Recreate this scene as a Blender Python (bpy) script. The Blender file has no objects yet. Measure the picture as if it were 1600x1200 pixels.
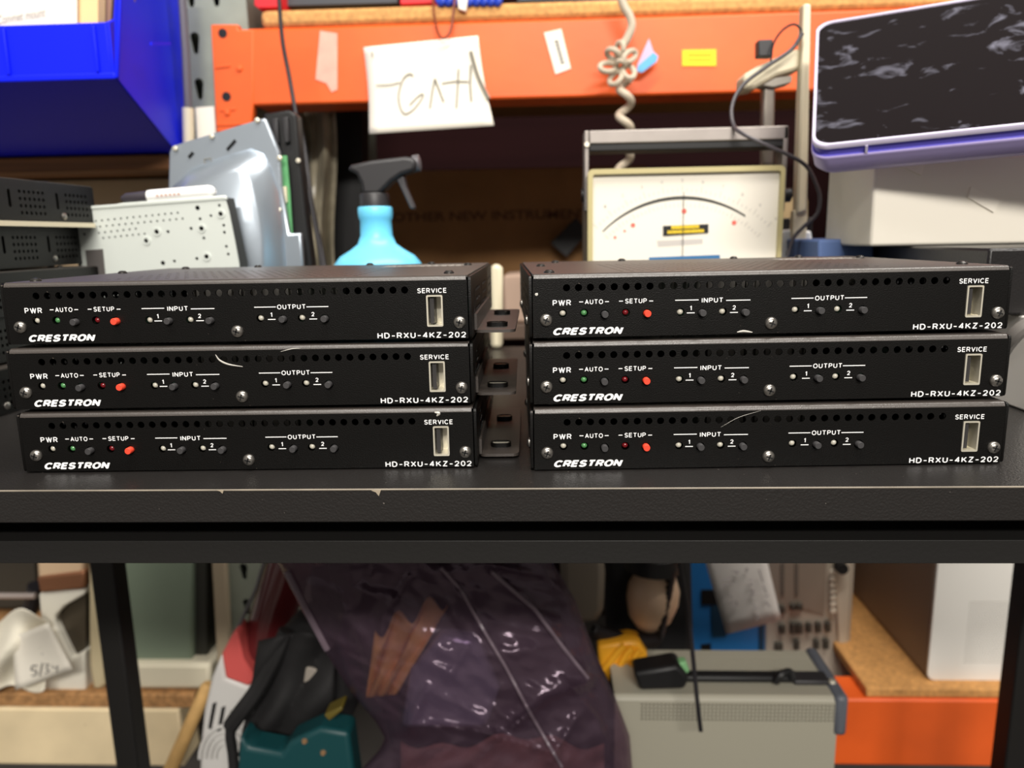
import bpy, bmesh, math, random
from math import sin, cos, pi, radians, sqrt
from mathutils import Vector, Matrix, noise

random.seed(7)
scene = bpy.context.scene
COL = scene.collection
ZT = 0.90                                   # height of the bench top above the floor

# ------------------------------------------------------------------ camera
F_PX, PITCH, YAW, ROLL = 1185.66, 0.192022, -0.044768, -0.018667
cp, sp, cy, sy = cos(PITCH), sin(PITCH), cos(YAW), sin(YAW)
FW = Vector((sy*cp, cy*cp, -sp)); RT0 = Vector((cy, -sy, 0)); UP0 = RT0.cross(FW)
RT = cos(ROLL)*RT0 + sin(ROLL)*UP0
UP = -sin(ROLL)*RT0 + cos(ROLL)*UP0
CAM = Vector((0, 0, ZT + 0.108113))
cd = bpy.data.cameras.new('camera'); camo = bpy.data.objects.new('camera', cd); COL.objects.link(camo)
m = Matrix.Identity(4)
for i in range(3):
    m[i][0], m[i][1], m[i][2], m[i][3] = RT[i], UP[i], -FW[i], CAM[i]
camo.matrix_world = m
cd.sensor_width = 36; cd.lens = F_PX/1600*36; cd.clip_start = 0.01
cd.dof.use_dof = True; cd.dof.focus_distance = 0.345; cd.dof.aperture_fstop = 8.8
scene.camera = camo

# ------------------------------------------------------------------ world, lights, exposure
w = bpy.data.worlds.new('room_ambient'); scene.world = w; w.use_nodes = True
w.node_tree.nodes['Background'].inputs[0].default_value = (1.0, 0.93, 0.85, 1)
w.node_tree.nodes['Background'].inputs[1].default_value = 0.28
def area(name, loc, target, sx, sy_, power, col=(1, .95, .88)):
    l = bpy.data.lights.new(name, 'AREA'); l.shape = 'RECTANGLE'; l.size = sx; l.size_y = sy_
    l.energy = power; l.color = col
    o = bpy.data.objects.new(name, l); COL.objects.link(o); o.location = loc
    o.rotation_euler = (Vector(target)-Vector(loc)).to_track_quat('-Z', 'Y').to_euler()
    return o
area('ceiling_tube_light_near', (0.35, -2.0, ZT+1.48), (0, .8, ZT-.1), 1.6, .18, 92)
area('ceiling_tube_light_over', (0.25, 0.12, ZT+1.55), (0.05, .45, ZT), 2.4, .16, 46)
vs = scene.view_settings
vs.view_transform = 'Standard'; vs.look = 'None'; vs.gamma = 1; vs.use_curve_mapping = False
vs.exposure = 0.0

# ------------------------------------------------------------------ helpers
def P(px, py, Y):
    """the world point at bench distance Y seen at pixel (px, py) of the photograph"""
    d = RT*((px-800)/F_PX) + UP*((600-py)/F_PX) + FW
    return CAM + d*(Y/d.y)

def lin(c):
    c /= 255
    return c/12.92 if c <= .04045 else ((c+.055)/1.055)**2.4
def C(r, g, b): return (lin(r), lin(g), lin(b), 1)

MATS = {}
def mat(name, col, rough=.5, metal=0, spec=.5, var=0, vscale=30, bump=0, bscale=400, coat=0, trans=0, alpha=1, speck=None, sscale=300, sthr=.72, emit=0, ior=1.45, stretch=None):
    if name in MATS: return MATS[name]
    M = bpy.data.materials.new(name); M.use_nodes = True; nt = M.node_tree; b = nt.nodes['Principled BSDF']
    b.inputs['Base Color'].default_value = col; b.inputs['Roughness'].default_value = rough
    b.inputs['Metallic'].default_value = metal; b.inputs['Specular IOR Level'].default_value = spec
    b.inputs['Coat Weight'].default_value = coat; b.inputs['Transmission Weight'].default_value = trans
    b.inputs['Alpha'].default_value = alpha; b.inputs['IOR'].default_value = ior
    tc = nt.nodes.new('ShaderNodeTexCoord'); src = tc.outputs['Object']
    if stretch:
        mp = nt.nodes.new('ShaderNodeMapping'); mp.inputs['Scale'].default_value = stretch
        nt.links.new(src, mp.inputs[0]); src = mp.outputs[0]
    cs = None
    if var:
        n = nt.nodes.new('ShaderNodeTexNoise'); n.inputs['Scale'].default_value = vscale; n.inputs['Detail'].default_value = 6
        nt.links.new(src, n.inputs['Vector'])
        r = nt.nodes.new('ShaderNodeValToRGB')
        r.color_ramp.elements[0].position = .3; r.color_ramp.elements[1].position = .7
        r.color_ramp.elements[0].color = tuple(max(0, c*(1-var)) for c in col[:3])+(1,)
        r.color_ramp.elements[1].color = tuple(min(1, c*(1+var)) for c in col[:3])+(1,)
        nt.links.new(n.outputs['Fac'], r.inputs[0]); cs = r.outputs[0]
    if speck:
        n = nt.nodes.new('ShaderNodeTexNoise'); n.inputs['Scale'].default_value = sscale; n.inputs['Detail'].default_value = 2
        nt.links.new(src, n.inputs['Vector'])
        r = nt.nodes.new('ShaderNodeValToRGB'); r.color_ramp.elements[0].position = sthr; r.color_ramp.elements[1].position = min(1, sthr+.03)
        nt.links.new(n.outputs['Fac'], r.inputs[0])
        mx = nt.nodes.new('ShaderNodeMix'); mx.data_type = 'RGBA'
        nt.links.new(r.outputs[0], mx.inputs['Factor'])
        mx.inputs['A'].default_value = col; mx.inputs['B'].default_value = speck
        if cs: nt.links.new(cs, mx.inputs['A'])
        cs = mx.outputs['Result']
    if cs: nt.links.new(cs, b.inputs['Base Color'])
    if bump:
        n = nt.nodes.new('ShaderNodeTexNoise'); n.inputs['Scale'].default_value = bscale; n.inputs['Detail'].default_value = 3
        nt.links.new(src, n.inputs['Vector'])
        bp = nt.nodes.new('ShaderNodeBump'); bp.inputs['Strength'].default_value = bump; bp.inputs['Distance'].default_value = .001
        nt.links.new(n.outputs['Fac'], bp.inputs['Height']); nt.links.new(bp.outputs[0], b.inputs['Normal'])
    MATS[name] = M
    return M

class MB:
    """collects shapes for ONE mesh object"""
    def __init__(s): s.v, s.f, s.m = [], [], []
    def add(s, vs_, fs, m=0):
        o = len(s.v); s.v += [Vector(p) for p in vs_]
        for f in fs: s.f.append([i+o for i in f]); s.m.append(m)
        return s
    def box(s, x0, x1, y0, y1, z0, z1, m=0, M=None):
        vs_ = [Vector((x, y, z)) for x in (x0, x1) for y in (y0, y1) for z in (z0, z1)]
        if M: vs_ = [M @ p for p in vs_]
        return s.add(vs_, [(0, 1, 3, 2), (4, 6, 7, 5), (0, 4, 5, 1), (2, 3, 7, 6), (0, 2, 6, 4), (1, 5, 7, 3)], m)
    def prism(s, pts, vec, m=0):
        n = len(pts); vec = Vector(vec); a = [Vector(p) for p in pts]; b = [p+vec for p in a]
        return s.add(a+b, [tuple(range(n)), tuple(range(2*n-1, n-1, -1))]+[(i, (i+1) % n, n+(i+1) % n, n+i) for i in range(n)], m)
    def px(s, poly, Y, depth, m=0):
        return s.prism([P(x, y, Y) for x, y in poly], (0, depth, 0), m)
    def loft(s, loops, m=0, caps=True):
        n = len(loops[0]); vs_ = [p for l in loops for p in l]; fs = []
        for k in range(len(loops)-1):
            for i in range(n): fs.append((k*n+i, k*n+(i+1) % n, (k+1)*n+(i+1) % n, (k+1)*n+i))
        if caps: fs += [tuple(range(n-1, -1, -1)), tuple(range((len(loops)-1)*n, len(loops)*n))]
        return s.add(vs_, fs, m)
    def lathe(s, prof, o, axis=(0, 0, 1), n=20, m=0, sq=1.0):
        ax = Vector(axis).normalized(); t = Vector((0, 1, 0)) if abs(ax.y) < .8 else Vector((1, 0, 0))
        e1 = ax.cross(t).normalized(); e2 = ax.cross(e1)
        return s.loft([[Vector(o)+ax*h+(e1*cos(2*pi*i/n)+e2*sq*sin(2*pi*i/n))*max(r, 1e-5) for i in range(n)] for r, h in prof], m)
    def tube(s, pts, r, n=8, m=0, closed=False):
        pts = [Vector(p) for p in pts]; N = len(pts); rings = []; nrm = None
        for i, p in enumerate(pts):
            if closed: t = pts[(i+1) % N]-pts[i-1]
            else: t = pts[min(i+1, N-1)]-pts[max(i-1, 0)]
            if t.length < 1e-9: t = Vector((0, 0, 1))
            t.normalize()
            if nrm is None: nrm = t.orthogonal().normalized()
            nrm = (nrm-t*nrm.dot(t)); nrm = nrm.normalized() if nrm.length > 1e-6 else t.orthogonal().normalized()
            b = t.cross(nrm); rr = r[i] if isinstance(r, (list, tuple)) else r
            rings.append([p+(nrm*cos(2*pi*k/n)+b*sin(2*pi*k/n))*rr for k in range(n)])
        if closed: rings.append(rings[0])
        return s.loft(rings, m, not closed)
    def grid(s, fn, nu, nv, m=0, wrap=False):
        vs_ = [fn(i/nu, j/nv) for j in range(nv+1) for i in range(nu+1)]
        return s.add(vs_, [(j*(nu+1)+i, j*(nu+1)+i+1, (j+1)*(nu+1)+i+1, (j+1)*(nu+1)+i) for j in range(nv) for i in range(nu)], m)
    def build(s, name, mats, parent=None, bevel=0, smooth=35, seg=2, solid=0, sub=0, local=False, recalc=True):
        if not isinstance(mats, (list, tuple)): mats = [mats]
        if parent is not None and not local:
            base = Vector((0, 0, 0)); q = parent
            while q is not None: base += Vector(q.location); q = q.parent
        elif parent is None:
            n = len(s.v); base = Vector((sum(p.x for p in s.v)/n, sum(p.y for p in s.v)/n, min(p.z for p in s.v)))
        else: base = Vector((0, 0, 0))
        me = bpy.data.meshes.new(name)
        me.from_pydata([p-base for p in s.v], [], s.f)
        for M in mats: me.materials.append(M)
        for p, k in zip(me.polygons, s.m): p.material_index = k
        if recalc:
            bm = bmesh.new(); bm.from_mesh(me); bmesh.ops.recalc_face_normals(bm, faces=bm.faces); bm.to_mesh(me); bm.free()
        me.shade_smooth(); me.set_sharp_from_angle(angle=radians(smooth))
        o = bpy.data.objects.new(name, me); COL.objects.link(o)
        if parent is not None: o.parent = parent
        else: o.location = base
        if solid:
            md = o.modifiers.new('thickness', 'SOLIDIFY'); md.thickness = solid; md.offset = 0
        if bevel:
            md = o.modifiers.new('bevel', 'BEVEL'); md.width = bevel; md.segments = seg; md.limit_method = 'ANGLE'; md.angle_limit = radians(40)
        if sub:
            md = o.modifiers.new('sub', 'SUBSURF'); md.levels = md.render_levels = sub
        return o

def tag(o, label, cat, group=None, kind=None):
    o['label'] = label; o['category'] = cat
    if group: o['group'] = group
    if kind: o['kind'] = kind
    return o
def thing(name, label, cat, loc, group=None, rz=0):
    o = bpy.data.objects.new(name, None); o.empty_display_size = .02; COL.objects.link(o)
    o.location = Vector(loc); o.rotation_euler = (0, 0, rz)
    return tag(o, label, cat, group)
def struct(o): o['kind'] = 'structure'; return o

def curve_mesh(cu):
    o = bpy.data.objects.new('tmp', cu); COL.objects.link(o)
    dg = bpy.context.evaluated_depsgraph_get(); dg.update()
    me = bpy.data.meshes.new_from_object(o.evaluated_get(dg))
    bpy.data.objects.remove(o)
    vs_ = [v.co.copy() for v in me.vertices]; fs = [tuple(p.vertices) for p in me.polygons]
    bpy.data.meshes.remove(me)
    return vs_, fs
def circ(x, y, r, n=14): return [(x+r*cos(2*pi*i/n), y+r*sin(2*pi*i/n)) for i in range(n)]
def rrect(x0, x1, y0, y1, r, n=3):
    out = []
    for cx, cy_, a0 in ((x1-r, y1-r, 0), (x0+r, y1-r, 90), (x0+r, y0+r, 180), (x1-r, y0+r, 270)):
        for k in range(n+1):
            a = radians(a0+90*k/n); out.append((cx+r*cos(a), cy_+r*sin(a)))
    return out
def plate2d(outline, holes, thick):
    """flat sheet with real holes: lies in xy, z from -thick/2 to thick/2"""
    cu = bpy.data.curves.new('tmpc', 'CURVE'); cu.dimensions = '2D'; cu.fill_mode = 'BOTH'; cu.extrude = thick/2
    for poly in [outline]+holes:
        sp_ = cu.splines.new('POLY'); sp_.points.add(len(poly)-1); sp_.use_cyclic_u = True
        for p, q in zip(sp_.points, poly): p.co = (q[0], q[1], 0, 1)
    r = curve_mesh(cu); bpy.data.curves.remove(cu); return r
def text2d(s, size, bold=0, shear=0, align='CENTER', thick=.0001, sx=1, spacing=1):
    cu = bpy.data.curves.new('tmpt', 'FONT'); cu.body = s; cu.size = 1; cu.align_x = align; cu.align_y = 'CENTER'
    cu.offset = bold; cu.shear = shear; cu.extrude = 0.02; cu.resolution_u = 4; cu.space_character = spacing
    vs_, fs = curve_mesh(cu); bpy.data.curves.remove(cu)
    xs = [v.x for v in vs_]; ys = [v.y for v in vs_]
    cx = (min(xs)+max(xs))/2; cy_ = (min(ys)+max(ys))/2; h = max(ys)-min(ys); wd = max(xs)-min(xs)
    return vs_, fs, cx, cy_, wd, h
def put_text(mb, s, x, z, width, height, to3d, bold=.01, shear=0, m=0, thick=.00006, spacing=1):
    """text fitted in width x height centred on (x,z); to3d maps (x,z,out) to a point"""
    vs_, fs, cx, cy_, wd, h = text2d(s, 1, bold, shear, spacing=spacing)
    kx, kz = width/wd, height/h
    mb.add([to3d(x+(v.x-cx)*kx, z+(v.y-cy_)*kz, thick if v.z > 0 else 0) for v in vs_], fs, m)
def _arc(cx, cy_, rx, ry, a0, a1, n=10): return [(cx+rx*cos(radians(a0+(a1-a0)*i/n)), cy_+ry*sin(radians(a0+(a1-a0)*i/n))) for i in range(n+1)]
GLYPH = {
 'A': (.8, [[(0, 0), (.4, 1), (.8, 0)], [(.14, .31), (.66, .31)]]), 'C': (.78, [_arc(.42, .5, .42, .5, 42, 318, 18)]),
 'D': (.74, [[(0, 0), (0, 1), (.33, 1)]+_arc(.33, .5, .41, .5, 90, -90, 14)+[(0, 0)]]), 'E': (.6, [[(.62, 1), (0, 1), (0, 0), (.62, 0)], [(0, .52), (.56, .52)]]),
 'H': (.7, [[(0, 0), (0, 1)], [(.7, 0), (.7, 1)], [(0, .52), (.7, .52)]]), 'I': (0, [[(0, 0), (0, 1)]]),
 'K': (.72, [[(0, 0), (0, 1)], [(.68, 1), (0, .36)], [(.24, .58), (.72, 0)]]), 'N': (.7, [[(0, 0), (0, 1), (.7, 0), (.7, 1)]]),
 'O': (.84, [_arc(.42, .5, .42, .5, 0, 360, 26)]), '0': (.62, [_arc(.31, .5, .31, .5, 0, 360, 22)]),
 'P': (.64, [[(0, 0), (0, 1), (.37, 1)]+_arc(.37, .73, .27, .27, 90, -90, 10)+[(0, .46)]]),
 'R': (.68, [[(0, 0), (0, 1), (.39, 1)]+_arc(.39, .74, .27, .26, 90, -90, 10)+[(0, .48)], [(.40, .48), (.68, 0)]]),
 'S': (.64, [_arc(.32, .75, .30, .25, 18, 262, 12)+_arc(.32, .24, .33, .25, 82, -164, 12)]), 'T': (.72, [[(.36, 0), (.36, 1)], [(0, 1), (.72, 1)]]),
 'U': (.68, [[(0, 1), (0, .32)]+_arc(.34, .32, .34, .32, 180, 360, 12)+[(.68, 1)]]), 'V': (.76, [[(0, 1), (.38, 0), (.76, 1)]]),
 'W': (1.06, [[(0, 1), (.27, 0), (.53, 1), (.79, 0), (1.06, 1)]]), 'X': (.74, [[(0, 0), (.74, 1)], [(0, 1), (.74, 0)]]), 'Z': (.66, [[(0, 1), (.66, 1), (0, 0), (.66, 0)]]),
 '4': (.68, [[(.50, 0), (.50, 1), (0, .27), (.68, .27)]]), '2': (.62, [_arc(.31, .70, .30, .30, 172, -38, 10)+[(0, 0), (.62, 0)]]),
 '1': (.24, [[(0, .76), (.24, 1), (.24, 0)]]), '-': (.5, [[(0, .42), (.5, .42)]])}
def put_print(mb, s_, x, z, width, height, to3d, t=.2, shear=0, gap=.22, out=.00006):
    """silk-screened capitals drawn stroke by stroke, fitted in width x height centred on (x, z)"""
    q, fs, lv, px_ = [], [], [], 0
    for ch_ in s_:
        w_, ls = GLYPH[ch_]; kk = 0
        for l in ls:
            for k, (a, b) in enumerate(zip(l, l[1:])):
                a2, b2 = Vector(a), Vector(b); d_ = (b2-a2).normalized()*(t/2); n_ = Vector((-d_.y, d_.x))
                o = len(q); q += [Vector((px_, 0))+p for p in (a2+n_, a2-n_, b2-n_, b2+n_)]; fs.append((o, o+1, o+2, o+3)); lv += [kk]*4; kk += 1
                if k:
                    o = len(q); q += [Vector((px_, 0))+a2+Vector((cos(2*pi*i/10), sin(2*pi*i/10)))*(t/2) for i in range(10)]; fs.append(tuple(range(o, o+10))); lv += [kk]*10; kk += 1
        px_ += w_+t+gap
    q = [Vector((p.x+shear*p.y, p.y)) for p in q]
    x0, x1 = min(p.x for p in q), max(p.x for p in q); y0, y1 = min(p.y for p in q), max(p.y for p in q)
    kx, kz = width/(x1-x0), height/(y1-y0)
    mb.add([to3d(x+(p.x-(x0+x1)/2)*kx, z+(p.y-(y0+y1)/2)*kz, out+k*2.5e-6) for p, k in zip(q, lv)], fs)
def spline(pts, n=8):
    """Catmull-Rom through pts"""
    pts = [Vector(p) for p in pts]; out = []
    q = [pts[0]*2-pts[1]]+pts+[pts[-1]*2-pts[-2]]
    for i in range(1, len(q)-2):
        for k in range(n):
            t = k/n
            out.append(.5*((2*q[i])+(-q[i-1]+q[i+1])*t+(2*q[i-1]-5*q[i]+4*q[i+1]-q[i+2])*t*t+(-q[i-1]+3*q[i]-3*q[i+1]+q[i+2])*t**3))
    out.append(pts[-1]); return out
def strokes(lines, Y, r, flat=True, n=6):
    mb = MB()
    for l in lines: mb.tube(spline([P(x, y, Y) for x, y in l], 5), r, n)
    return mb

# ------------------------------------------------------------------ materials
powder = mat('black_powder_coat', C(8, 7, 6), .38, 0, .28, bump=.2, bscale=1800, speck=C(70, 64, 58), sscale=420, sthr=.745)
powder_lit = mat('black_powder_coat_lit', C(60, 54, 50), .40, 0, 1.0, bump=.12, bscale=1600)  # black coat lightened; grazing reflections on the tops are put into the base colour
inner_black = mat('black_inside', C(14, 13, 13), .7)
white_ink = mat('white_print', C(236, 236, 236), .6)
screw_m = mat('black_zinc_screw', C(150, 146, 140), .3, .9)
recess_m = mat('screw_recess_black', C(8, 8, 8), .6)
led_clear = mat('clear_led', C(205, 200, 185), .25, coat=.5)
led_green = mat('green_led', C(88, 150, 92), .25, coat=.5)
led_red = mat('dark_red_led', C(120, 26, 32), .2, coat=.5)
btn_black = mat('black_button', C(58, 57, 58), .45)
btn_red = mat('red_button', C(238, 74, 52), .4)
usb_metal = mat('usb_shell_metal', C(232, 226, 208), .38, .7)
usb_black = mat('usb_tongue', C(52, 50, 50), .4)
sink_m = mat('heat_sink_metal', C(190, 186, 178), .5, .3)
scratch_m = mat('bare_scratch', C(190, 186, 178), .5)
laminate = mat('black_laminate', C(33, 31, 30), .33, 0, .5, bump=.3, bscale=900, speck=C(110, 104, 98), sscale=520, sthr=.75)
laminate_edge = mat('edge_wear_and_highlight', C(150, 138, 120), .5, var=.4, vscale=60)
black_steel = mat('black_steel', C(26, 25, 24), .5, 0, .4, bump=.1, bscale=500)
orange = mat('orange_rack_paint', C(234, 98, 36), .45, var=.12, vscale=9, bump=.1, bscale=60)
galv = mat('grey_upright_paint', C(140, 146, 132), .5, .1, var=.18, vscale=14)
chip = mat('chipboard', C(205, 150, 88), .8, var=.22, vscale=180, bump=.3, bscale=300)
brown_wood = mat('brown_wood', C(118, 78, 44), .7, var=.4, vscale=30, stretch=(.15, 1, 4))
blue_pl = mat('blue_bin_plastic', C(8, 28, 232), .5, 0, .25)
silver = mat('silver_sheet', C(178, 188, 198), .33, .75)
white_metal = mat('pale_galvanised_sheet', C(214, 220, 214), .42, .25)
cyan_pl = mat('pale_blue_plastic', C(112, 208, 245), .35)
dark_pl = mat('dark_grey_plastic', C(44, 43, 45), .45)
black_pl = mat('black_plastic', C(18, 18, 19), .5)
cream_pl = mat('cream_plastic', C(218, 208, 180), .45)
cream_bezel = mat('cream_bezel', C(186, 174, 126), .5)
paper = mat('white_paper', C(238, 232, 218), .8, var=.03, vscale=20)
paper_grey = mat('greyish_paper', C(240, 234, 228), .8, var=.04, vscale=20)
pencil = mat('marker_ink_grey', C(132, 128, 116), .8)
ink_black = mat('ink_black', C(52, 50, 52), .8)
ink_faint = mat('ink_faint', C(170, 165, 160), .8)
cord_m = mat('cream_cord', C(188, 176, 156), .5)
black_cord = mat('black_cord', C(30, 28, 32), .5)

# ------------------------------------------------------------------ room shell
wallm = mat('dark_maroon_boards', C(32, 14, 15), .9, 0, .1, var=.25, vscale=6, stretch=(.2, 1, 3))
floorm = mat('grey_concrete', C(96, 92, 88), .75, var=.15, vscale=8)
struct(MB().box(-2.6, 2.6, -2.6, 1.98, -.05, 0).build('floor', floorm))
struct(MB().box(-2.6, 2.6, 1.9, 1.98, 0, 2.9).build('wall_back', wallm))

# ------------------------------------------------------------------ workbench
bench = thing('workbench', 'black laminate workbench with steel frame carrying the two stacks of boxes', 'table', (0, .53, 0))
YF, YB, XL, XR = .3164, .752, -.50, .52
MB().box(XL, XR, YF, YB, ZT-.0154, ZT).build('tabletop', laminate, bench, bevel=.0005)
MB().box(XL, XR, YF+.008, YF+.036, ZT-.0386, ZT-.0275).build('front_rail', black_steel, bench, bevel=.0003)
MB().box(XL, XR, YF+.030, YF+.034, ZT-.0274, ZT-.0156).build('rail_web', black_steel, bench)
MB().box(XL, XR, YB-.03, YB-.006, ZT-.0386, ZT-.0158).build('rear_rail', black_steel, bench, bevel=.001)
def leg(x, y): MB().box(x-.0125, x+.0125, y-.0125, y+.0125, 0, ZT-.0388).build('leg', black_steel, bench, bevel=.002)
for x in (-.4590, .4820):
    for y in (.372, .725): leg(x, y)
MB().box(-.469, .494, .36, .86, ZT-.62, ZT-.60).build('lower_shelf', black_steel, bench, bevel=.001)
MB().box(XL, XR, YF-.0001, YF+.0007, ZT-.0007, ZT+.0001).build('edge_wear_and_highlight', mat('edge_highlight_line', C(128, 120, 108), .45, var=.25, vscale=40), bench, bevel=.0003)  # worn-laminate grey strip, painted in for the bright highlight on the front edge
ch = MB()
for px_, w_, d_ in ((345, 5, 3), (588, 7, 5)):
    a = P(px_, 765.5, YF); ch.prism([a+Vector((-w_*.0003, -.0004, -.0002)), a+Vector((w_*.0003, -.0004, 0)), a+Vector((w_*.00015, -.0004, -d_*.00055)), a+Vector((-.0002, -.0004, -d_*.0002))], (0, .0006, 0))
ch.build('edge_chip', laminate_edge, bench)

# ------------------------------------------------------------------ the receiver boxes
H, HW, D = .0292, .1100, .165
def face(x, z, out): return Vector((x, -out, z))
def build_receiver(name, label):
    root = thing(name, label, 'electronics box', (0, 0, 0))
    def bl(mb, n, mt, parent=root, **k): return mb.build(n, mt, parent, local=True, **k)
    hx0, hdx = -.0930, .005394
    holes = [circ(hx0+i*hdx, .0229, .00165, 14) for i in range(33)]
    leds = [(-.0947, .0114, led_clear, 'power_light'), (-.0850, .0114, led_green, 'auto_light'), (-.0660, .0112, led_red, 'setup_light'),
            (-.0410, .0109, led_clear, 'input_light'), (-.0217, .0108, led_clear, 'input_light'), (.0116, .0110, led_clear, 'output_light'), (.0310, .0109, led_clear, 'output_light')]
    btns = [(-.0757, .0106, btn_black, 'auto_button'), (-.0564, .0106, btn_red, 'setup_button'), (-.0313, .0104, btn_black, 'input_button'),
            (-.0117, .0103, btn_black, 'input_button'), (.0225, .0104, btn_black, 'output_button'), (.0420, .0103, btn_black, 'output_button')]
    for x, z, *_ in leds: holes.append(circ(x, z, .0019, 14))
    for x, z, *_ in btns: holes.append(circ(x, z, .0021, 14))
    ux0, ux1, uz0, uz1 = .0893, .0970, .0058, .0205
    holes.append(rrect(ux0, ux1, uz0, uz1, .0006))
    rb = .0021
    vs_, fs = plate2d([(-.1083, .0003), (.1083, .0003), (.1083, H-rb), (-.1083, H-rb)], holes, .001)
    bl(MB().add([(v.x, .0005-v.z, v.y) for v in vs_], fs), 'front_panel', powder)
    # top cover: rolled front edge + perforated sheet
    th = []
    for i in range(26):
        for j in range(9): th.append(circ(-.066+i*.0048, .014+j*.0105, .0013, 8))
    vs_, fs = plate2d([(-.1083, rb), (.1083, rb), (.1083, D), (-.1083, D)], th, .001)
    t = MB().add([(v.x, v.y, H-.0005+v.z) for v in vs_], fs)
    prof = [(rb-rb*sin(a), H-rb+rb*cos(a)) for a in [pi/2*k/6 for k in range(7)]]
    prof_in = [(rb-(rb-.001)*sin(a), H-rb+(rb-.001)*cos(a)) for a in [pi/2*k/6 for k in range(6, -1, -1)]]
    loop = prof+prof_in
    t.prism([(-.1078, y, z) for y, z in loop], (.2156, 0, 0))
    bl(t, 'top_cover', powder_lit)
    bl(MB().box(-.1083, .1083, .0012, D, .0003, .0013), 'bottom_cover', powder)
    bl(MB().box(-.1083, .1083, D-.001, D, .0014, H-.0012), 'rear_panel', powder)
    # side panels: perforated in two fields with a keyhole slot each
    for sgn in (-1, 1):
        sh = []
        for fy in (.018, .068, .118):
            for i in range(6):
                for j in range(4): sh.append(circ(fy+.012+i*.0048, .0065+j*.0048, .0013, 8))
            sh.append(rrect(fy, fy+.0028, .010, .022, .0012)); sh.append(circ(fy+.0014, .0075, .0018, 8)) if False else None
        ol = rrect(.0006, D, 0, H-.0006, .0016)
        vs_, fs = plate2d(ol, [h for h in sh if h], .0012)
        bl(MB().add([(sgn*(.1094+v.z*1), v.x, v.y) for v in vs_], fs), 'side_panel', powder)
        for yy in (.030, .125):
            bl(MB().lathe([(.0026, 0), (.0025, .0006), (.0016, .0013), (0, .0016)], (sgn*.1100, yy, .0052), (sgn, 0, 0), 12), 'side_screw', screw_m)
    # heat sink inside, seen through the vents
    hs = MB().box(-.03, .025, .016, .11, .0105, .0125)
    for i in range(12): hs.box(-.029+i*.0046, -.0255+i*.0046, .016, .11, .0125, .0252)
    bl(hs, 'heat_sink', sink_m)
    bl(MB().box(-.104, .104, .014, D-.01, .006, .0076), 'circuit_board', mat('green_board', C(28, 60, 44), .5))
    # lights and buttons
    for x, z, mt, n in leds:
        bl(MB().lathe([(.00155, 0), (.00152, .0034), (.0013, .0042), (.0008, .0047), (0, .0049)], (x, .0056, z), (0, -1, 0), 14), n, mt)
    for x, z, mt, n in btns:
        bl(MB().lathe([(.0016, 0), (.0016, .0068), (.0014, .0071), (0, .0071)], (x, .0045, z), (0, -1, 0), 14), n, mt)
    # service port
    so = rrect(ux0+.0001, ux1-.0001, uz0+.0001, uz1-.0001, .0006); si = rrect(ux0+.0008, ux1-.0008, uz0+.0008, uz1-.0008, .0004)
    vs_, fs = plate2d(so, [si], .012)
    u = bl(MB().add([(v.x, .0055-v.z, v.y) for v in vs_], fs).box(ux0+.0002, ux1-.0002, .0108, .0112, uz0+.0002, uz1-.0002), 'service_port', usb_metal)
    mb = MB().box(ux0+.0015, ux0+.0034, .001, .0107, uz0+.0014, uz1-.0014)
    mb.build('port_tongue', usb_black, u, local=True)
    # pan-head screws
    for x, z in ((-.1024, .0084), (.0005, .0050), (.1044, .0077)):
        s = bl(MB().lathe([(.0029, 0), (.0029, .0004), (.0025, .0012), (.0017, .0018), (.0008, .0020), (0, .00205)], (x, 0, z), (0, -1, 0), 18), 'front_screw', screw_m)
        a = x*30+.3
        r = MB()
        for k in (0, 1):
            q = Matrix.Translation((x, 0, z)) @ Matrix.Rotation(a+k*pi/2, 4, 'Y')
            r.box(-.0015, .0015, -.00215, -.0010, -.00032, .00032, M=q)
        r.build('cross_recess', recess_m, s, local=True)
    for x, y in ((-.1, .09), (-.088, .145), (-.044, .155), (.0715, .155), (.098, .125), (.098, .02), (-.1, .012), (.03, .158)):
        bl(MB().lathe([(.0026, 0), (.0025, .0006), (.0016, .0014), (0, .0016)], (x, y, H), (0, 0, 1), 12), 'top_screw', mat('black_screw', C(52, 50, 48), .35, .6))
    # printing
    def word(n, s_, x, z, wd, ht, bars=(), nums=()):
        ink = MB(); put_print(ink, s_, x, z, wd, ht, face, .2)
        for a, b, zz2 in bars: ink.box(a, b, -.00006, 0, zz2-.0002, zz2+.0002)
        for nx, nz_, d in nums:
            put_print(ink, d, nx, nz_, .0008 if d == '1' else .0014, .0020, face, .22)
            ink.box(nx-.0018, nx+.0018, -.00006, 0, nz_-.00245, nz_-.00205)
        bl(ink, n, white_ink, smooth=20)
    word('power_lettering', 'PWR', -.0952, .01615, .0083, .0026)
    word('auto_lettering', 'AUTO', -.0806, .01635, .0083, .0022, ((-.0873, -.0855, .0164), (-.0756, -.0738, .0163)))
    word('setup_lettering', 'SETUP', -.0615, .01635, .0098, .0022, ((-.0692, -.0674, .0164), (-.0555, -.0537, .0162)))
    word('input_lettering', 'INPUT', -.0268, .01605, .0096, .0022, ((-.0437, -.0330, .0163), (-.0205, -.0094, .0158)), ((-.03645, .0127, '1'), (-.01670, .0125, '2')))
    word('output_lettering', 'OUTPUT', .0266, .01605, .0132, .0022, ((.0093, .0194, .0161), (.0337, .0439, .0159)), ((.01705, .0126, '1'), (.0365, .0125, '2')))
    word('service_lettering', 'SERVICE', .0921, .02245, .0133, .0023)
    lg = MB(); put_print(lg, 'CRESTRON', -.0831, .0031, .0322, .0034, face, .33, .28, .05)
    bl(lg, 'logo_lettering', white_ink, smooth=20)
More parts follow.
